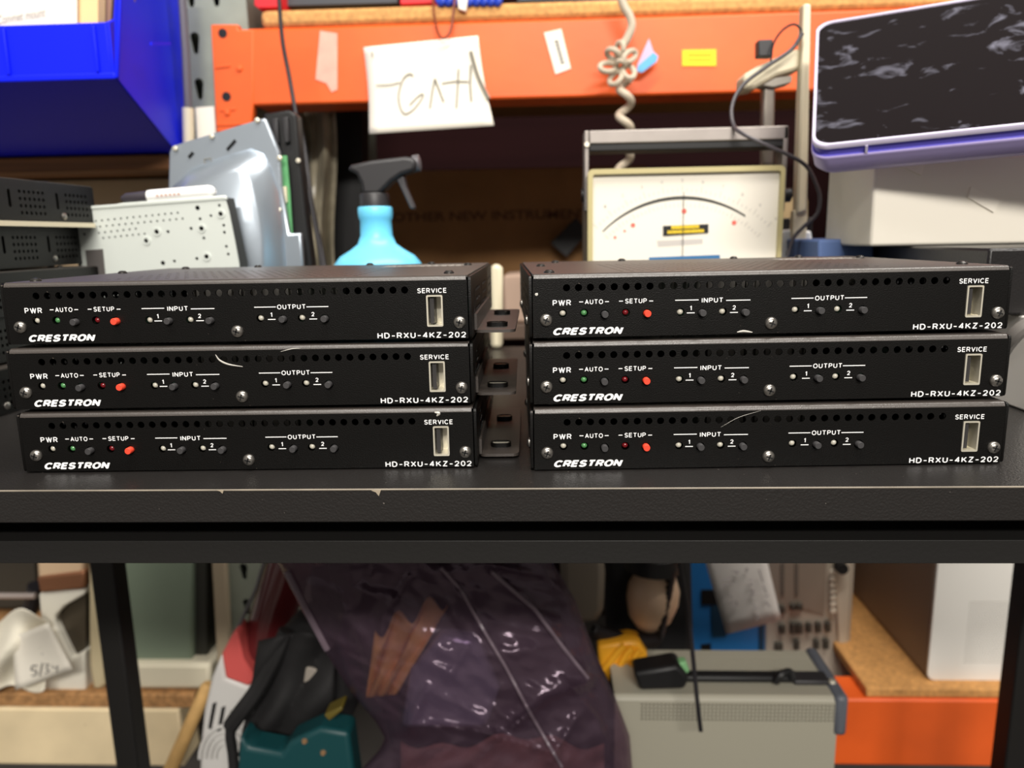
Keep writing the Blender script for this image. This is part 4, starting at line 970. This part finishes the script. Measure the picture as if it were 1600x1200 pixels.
# ------------------------------------------------------------------ lower middle
item('plastic_tray', 'beige plastic tray end showing right of the plastic bag under the bench', 'tray', [(870, 800), (940, 800), (946, 900), (944, 955), (935, 975), (900, 978), (880, 960)], .80, .05, mat('beige_tray', C(140, 130, 116), .5), .008)
gl = thing('camera_lens', 'tan rounded globe held in a black coiled cable below the bench', 'globe', P(1015, 990, .82))
MB().lathe([(0, 0), (.014, .004), (.025, .018), (.0300, .038), (.0295, .054), (.023, .070), (.010, .078)], P(1012, 985, .82), (.12, 0, 1), 24).build('globe', mat('tan_glaze', C(226, 192, 160), .35), gl, smooth=80)
MB().lathe([(.022, .0755), (.033, .079), (.033, .098), (.020, .108)], P(1012, 985, .82), (.05, 0, 1), 24).build('black_holder', black_pl, gl)
hx = []
for i in range(420):
    t = i/420; yc = 985+18*sin(pi*t); xc = 925+t*150
    if t > .7: yc -= (t-.7)*330; xc = 925+.7*150+(t-.7)*70
    hx.append(P(xc, yc, .80)+Vector((.004*cos(i*.55), .006*sin(i*.55), .007*cos(i*.55))))
tag(MB().tube(hx, .0022, 6).build('coiled_cable', mat('black_coil', C(32, 28, 28), .45)), 'black coiled cable curling under the tan globe', 'cable')
hx2 = [P(962+i*.18, 930+i*.14-30*sin(i/200*3), .81)+Vector((.004*cos(i*.6), .005*sin(i*.6), .005*cos(i*.6))) for i in range(260)]
item('black_pouch', 'black pouch behind the tan globe under the bench', 'pouch', [(945, 800), (1080, 800), (1085, 1000), (1075, 1080), (960, 1080), (948, 980)], .86, .06, fab, .01)
yp_ = thing('yellow_plug', 'yellow ribbed plastic plug beside the plastic bag under the bench', 'plug', P(970, 1085, .78))
MB().px([(934, 1010), (985, 1002), (1000, 1005), (1012, 1022), (1012, 1040), (996, 1056), (985, 1075), (972, 1088), (962, 1085), (936, 1040)], .78, .03).build('body', mat('amber_yellow', C(222, 156, 34), .45), yp_, bevel=.005)
for k_ in range(3):
    MB().tube([P(944+k_*18, 1046-k_*4+k_*10, .779), P(966+k_*14, 1018-k_*4+k_*6, .779), P(976+k_*12, 1008+k_*4, .779)], .0042, 8).build('rib', mat('amber_yellow', C(222, 156, 34), .45), yp_)
tag(MB().tube(spline([P(1062, 880, .70), P(1072, 940, .695), P(1080, 1000, .69), P(1086, 1060, .685), P(1090, 1100, .68), P(1095, 1142, .68)], 8), [.0022]*41, 8).build('black_cable', black_cord), 'thin black cable hanging in front of the blue box under the bench', 'cable')
item('green_plug', 'small pale green plug on the grey oscilloscope', 'plug', [(1055, 1038), (1072, 1034), (1078, 1050), (1064, 1060), (1055, 1054)], .735, .012, mat('pale_green', C(130, 186, 130), .5), .002)

bb_ = thing('blue_equipment_box', 'bright blue equipment box behind the white note under the bench', 'box', P(1140, 1035, 1.0))
MB().px([(1066, 780), (1196, 780), (1196, 1060), (1072, 1060)], 1.0, .2).build('housing', mat('bright_blue_paint', C(38, 112, 176), .45), bb_, bevel=.003)
MB().px([(1096, 922), (1130, 922), (1130, 945), (1096, 945)], .998, .004).build('socket', recess_m, bb_)
MB().px([(1111, 945), (1135, 945), (1135, 995), (1113, 996)], .9985, .003).build('dark_strip', mat('dark_teal', C(18, 56, 78), .5), bb_)
MB().px([(1095, 1008), (1111, 1006), (1111, 1028), (1097, 1028)], .998, .004).build('socket', recess_m, bb_)
MB().px([(1186, 975), (1194, 975), (1192, 1050), (1186, 1050)], .9985, .003).build('edge_strip', mat('dark_teal', C(18, 56, 78), .5), bb_)
n2_ = thing('hanging_note', 'white note with handwriting hanging in front of the blue box', 'paper', P(1165, 985, .93))
MB().grid(lambda u, v: P((1085+u*100)*(1-v)+(1135+u*86)*v, (820)*(1-v)+(991-u*22)*v, .94-.006*sin(u*3)), 8, 8).build('sheet', paper_grey, n2_, solid=.0006)
hw = MB()
for l in ([(1128, 906), (1142, 904)], [(1130, 915), (1145, 912)], [(1138, 927), (1145, 934), (1140, 930)], [(1140, 944), (1150, 938), (1150, 947), (1142, 944)], [(1145, 892), (1154, 894), (1148, 897)],
          [(1163, 890), (1168, 888), (1166, 894)], [(1170, 906), (1176, 906)], [(1171, 914), (1177, 912)], [(1172, 924), (1178, 922), (1174, 930), (1180, 928)], [(1176, 944), (1182, 948)], [(1178, 952), (1185, 950)], [(1180, 960), (1187, 966), (1182, 968)],
          [(1186, 890), (1192, 910)], [(1192, 914), (1197, 926)], [(1195, 932), (1201, 930)], [(1196, 940), (1203, 948)]):
    hw.tube(spline([P(x, y, .930) for x, y in l], 4), .0008, 5)
hw.build('handwriting', mat('faded_ink', C(168, 160, 160), .8), n2_)
ins = thing('bench_instrument', 'beige test instrument with rows of dark push buttons behind the grey oscilloscope', 'instrument', P(1270, 1060, 1.02))
MB().px([(1195, 780), (1342, 780), (1326, 1062), (1195, 1062)], 1.02, .25).build('housing', mat('beige_instrument', C(186, 174, 158), .5), ins, bevel=.003)
MB().px([(1300, 780), (1332, 780), (1322, 1062), (1312, 1062)], 1.016, .01).build('edge_trim', mat('beige_light', C(206, 196, 178), .5), ins, bevel=.002)
MB().px([(1200, 780), (1296, 780), (1288, 960), (1235, 945), (1225, 960), (1200, 950)], 1.0175, .003).build('dark_panel', mat('taupe_panel', C(146, 132, 118), .5), ins)
kb = mat('dark_key', C(70, 66, 58), .5)
for x, y, w_, h_ in ((1219, 978, 9, 13), (1236, 975, 9, 16), (1246, 975, 9, 16), (1261, 975, 8, 14), (1276, 974, 8, 15), (1291, 973, 8, 15), (1212, 1006, 12, 12), (1242, 1001, 8, 15), (1273, 1001, 8, 14), (1288, 1000, 8, 15), (1218, 948, 9, 10), (1236, 945, 9, 9), (1246, 945, 9, 9)):
    MB().px([(x, y), (x+w_, y), (x+w_, y+h_), (x, y+h_)], 1.012, .007).build('push_button', kb, ins, bevel=.001)
kw = mat('light_key', C(220, 210, 192), .5)
for k_ in range(7): MB().px([(1298, 892+k_*10), (1307, 892+k_*10), (1306, 899+k_*10), (1297, 899+k_*10)], 1.012, .005).build('light_key', kw, ins, bevel=.001)
for x in (1221, 1243): MB().px([(x, 880), (x+5, 880), (x+5, 930), (x, 930)], 1.0155, .003).build('panel_mark', mat('grey_mark', C(112, 102, 92), .6), ins)
MB().lathe([(.009, 0), (.008, .012), (0, .012)], P(1312, 884, 1.01), (0, -1, 0), 16).build('knob', black_pl, ins)

# grey oscilloscope lying in front
os_ = thing('oscilloscope', 'grey vented oscilloscope with black strap handle lying on the lower bench shelf', 'instrument', P(1160, 1200, .72))
oz1 = P(1160, 1090, .72).z; ox0, ox1 = P(960, 1150, .72).x, P(1300, 1150, .72).x
gm = mat('grey_beige_case', C(162, 158, 142), .5)
vh = []
for i in range(50):
    for j in range(5): vh.append(circ(P(1003+i*6.1, 1105, .72).x, oz1-.0085-j*.0042, .0014, 6))
vs_, fs = plate2d(rrect(ox0, ox1+.004, ZT-.5995, oz1-.004, .003), vh, .002)
MB().add([(v.x, .72+v.z, v.y) for v in vs_], fs).build('front_grille', gm, os_)
yb_ = .81
vh = []
for i in range(48):
    for j in range(4): vh.append(circ(P(1075+i*4.1, 1045, .80).x, .772+j*.006, .0014, 6))
vs_, fs = plate2d([(ox0, .724), (ox1, .724), (ox1, .81), (ox0, .81)], vh, .002)
t_ = MB().add([(v.x, v.y, oz1+v.z) for v in vs_], fs)
t_.prism([(ox0, .719, oz1-.004), (ox0, .7205, oz1-.001), (ox0, .724, oz1+.001), (ox0, .724, oz1-.001)], (ox1-ox0, 0, 0))
t_.build('top_grille', gm, os_)
MB().box(ox0, ox1, .723, .81, ZT-.5995, oz1-.012).build('inner_case', inner_black, os_)
MB().box(ox1, ox1+.014, .716, .815, oz1-.042, oz1+.004).build('side_handle', mat('slate_blue_grey', C(92, 96, 104), .45), os_, bevel=.005)
MB().box(ox1, ox1+.006, .722, .81, ZT-.5995, oz1-.0425).build('side_panel', mat('slate_blue_grey', C(92, 96, 104), .45), os_, bevel=.002)
yh_ = .750
MB().box(P(1000, 1062, yh_).x, P(1240, 1062, yh_).x, yh_-.008, yh_+.006, oz1+.002, oz1+.010).build('strap_handle', black_pl, os_, bevel=.003)
MB().box(P(1236, 1062, yh_).x, P(1292, 1062, yh_).x, yh_-.010, yh_+.010, oz1+.0012, oz1+.007).build('strap_end', dark_pl, os_, bevel=.002)
MB().tube(spline([P(1212, 1066, .74), P(1220, 1054, .74), P(1234, 1050, .745), P(1240, 1062, .74)], 5), .004, 8).build('strap_buckle', black_pl, os_)
MB().lathe([(.004, 0), (.003, .003)], P(1300, 1066, .74), (0, 0, 1), 10).build('strap_screw', usb_metal, os_)
item('black_clutter', 'black cable connector lying on the left of the grey oscilloscope', 'connector', [(990, 1052), (1060, 1040), (1078, 1062), (1070, 1078), (1000, 1080)], .725, .03, black_pl, .004)

# ------------------------------------------------------------------ white console at lower right
wc = thing('game_console', 'tall white plastic console with perforated corner on the lower shelf at right', 'console', (P(1520, 1080, .92).x, .95, P(1500, 1078, .93).z))
YC = .925
zc0_ = zl1+.014
xa, xb_ = P(1455, 980, YC).x, P(1590, 980, YC).x
zct = P(1500, 820, YC).z
ph_ = []
for i in range(18):
    for j in range(26):
        x, z = P(1508, 1000, YC).x+i*.0034+(j % 2)*.0017, P(1508, 1034, YC).z+j*.0034
        if x < xb_-.006: ph_.append(circ(x, z, .0009, 6))
vs_, fs = plate2d(rrect(xa, xb_, zc0_, zct, .010, 5), ph_, .004)
MB().add([(v.x, YC+v.z, v.y) for v in vs_], fs).build('front_shell', mat('console_white', C(236, 233, 226), .45), wc, smooth=10)
MB().box(xa+.002, xb_-.002, YC+.0025, YC+.006, zc0_+.002, zct-.002).build('inner_mesh', mat('console_inner', C(150, 146, 140), .6), wc)
MB().box(xa+.001, xb_-.001, YC+.007, YC+.26, zc0_+.0005, zct-.001).build('rear_body', mat('shaded_shell', C(132, 112, 96), .5), wc, bevel=.004)  # side of the white shell in shade, with that shade painted in as brown
